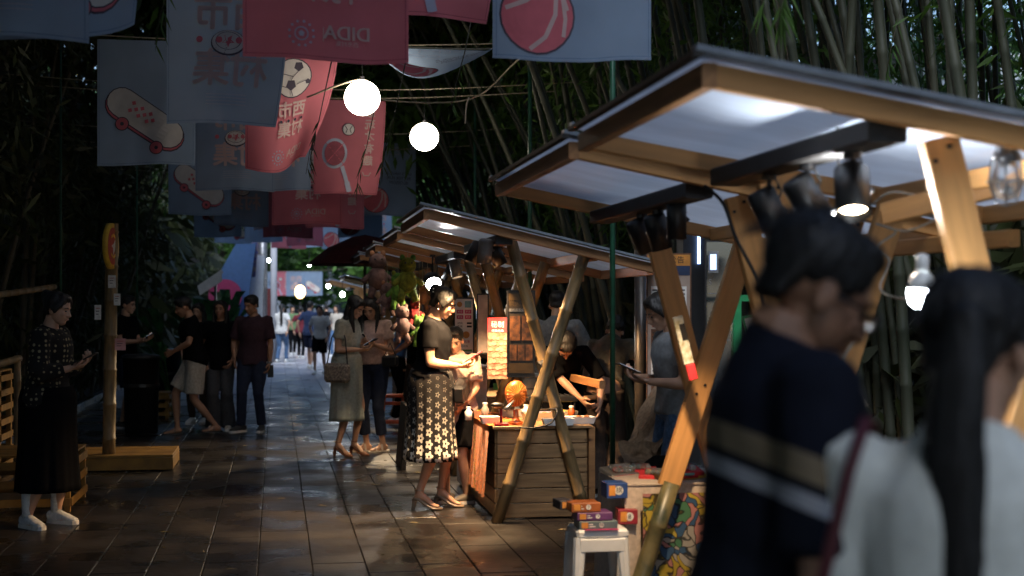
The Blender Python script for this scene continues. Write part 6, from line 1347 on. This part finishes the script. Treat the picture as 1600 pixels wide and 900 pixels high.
t, Rm, J = person(at_(1060, 8.9), facedir(-.95, -.25), 1.66, 'woman in a grey tee and jeans reading a phone behind the crossed planks', CG, CJ, head=(22, 0), hair='bob', lean=6, sleeve=.6, fine=1.0, tl=.88, bot='jeans', hands=((.08, .25, 1.14), (-.10, .25, 1.12)), palm=((-.3, 0, 1), (.3, 0, 1)), elb=((.6, -.7, -1), (-.6, -.7, -1)), build_=1.1)
phone(Rm, (0, .34, 1.20), 'phone held behind the crossed planks', (.4, 0))
# --- far people
far_p = [(500, 33, -.1, -1, 1.62, 'woman in a white tee and black shorts walking toward the camera', CW, CB, 'shorts', 'bob'), (484, 36, .2, 1, 1.72, 'man in a navy top walking away in the distance', cloth('navy_cotton', (.03, .05, .12)), CNV, 'shorts', 'short'),
         (440, 40, .2, 1, 1.66, 'woman in a white top and jeans walking away', CW, CJ, 'jeans', 'ponytail'), (415, 45, 0, 1, 1.68, 'person in grey near the red pillar', CG, CB, 'pants', 'short'), (457, 46, .3, -1, 1.62, 'person in a green top far off', cloth('green_cotton', (.12, .2, .09)), CB, 'pants', 'bob'),
         (470, 43, 0, 1, 1.58, 'person in a maroon top far away', cloth('maroon_cotton', (.14, .02, .03)), CB, 'pants', 'short'), (510, 48, 0, 1, 1.66, 'dark clothed walker far right of the lane', CB, CNV, 'pants', 'short'), (404, 52, .2, -1, 1.66, 'small dark figure at the end of the lane', CB, CB, 'pants', 'short'),
         (526, 44, -.4, -1, 1.64, 'person in beige beside the far stall', CBG, CJ, 'pants', 'long')]
for k, (px, d, fx, fy, h, l, tm, bm, bt_, hr_) in enumerate(far_p):
    s = rnd.uniform(.1, .2)*(1 if k % 2 else -1); person(at_(px, d), facedir(fx, fy), h, l, tm, bm, bot=bt_, hair=hr_, fine=.6, feet=((-.08, s), (.08, -s)), hands=((.22, s*.8, .9), (-.22, -s*.8, .9)), head=(6, 0), sleeve=.7, tl=.86, hipz=.91)
person(at_(430, 40.3), facedir(.1, 1), 1.15, 'small child in an orange vest walking with the woman in jeans', cloth('orange_cotton', (.75, .12, .03)), CB, bot='shorts', hair='short', fine=.6, build_=1.2)
t = thing('lit_sign', 'round warm glowing lamp in the distance above the walkers', 'lamp', W(469, 456, 55)); MB().ell((0, 0, 0), (.2, .15, .26), n=16, m=10).build('globe', mat('distant_warm_lamp', (1, .7, .4), .5, emit=3.5, ecol=(1, .55, .2)), t, True); MB().tube([(0, 0, -2.1), (0, 0, -.4)], .04, 8).build('post', M_BLACK, t)
for k, (px, py, d, l) in enumerate(((427, 413, 50, 'tiny white lamp left among the far trees'), (420, 407, 52, 'tiny lamp beside the far building'), (483, 414, 50, 'tiny lamp right among the far trees'), (513, 447, 40, 'greenish white lamp at the far stall roof'), (535, 460, 34, 'warm tiny lamp by the far stall'))):
    t = thing('small_lamp', l, 'lamp', W(px, py, d)); MB().ell((0, 0, 0), (.055, .055, .06), n=10, m=6).build('globe', M_LENSC, t, True); MB().tube([(0, 0, .1), (0, 0, 1)], .01, 5).build('cord', M_BLACK, t)
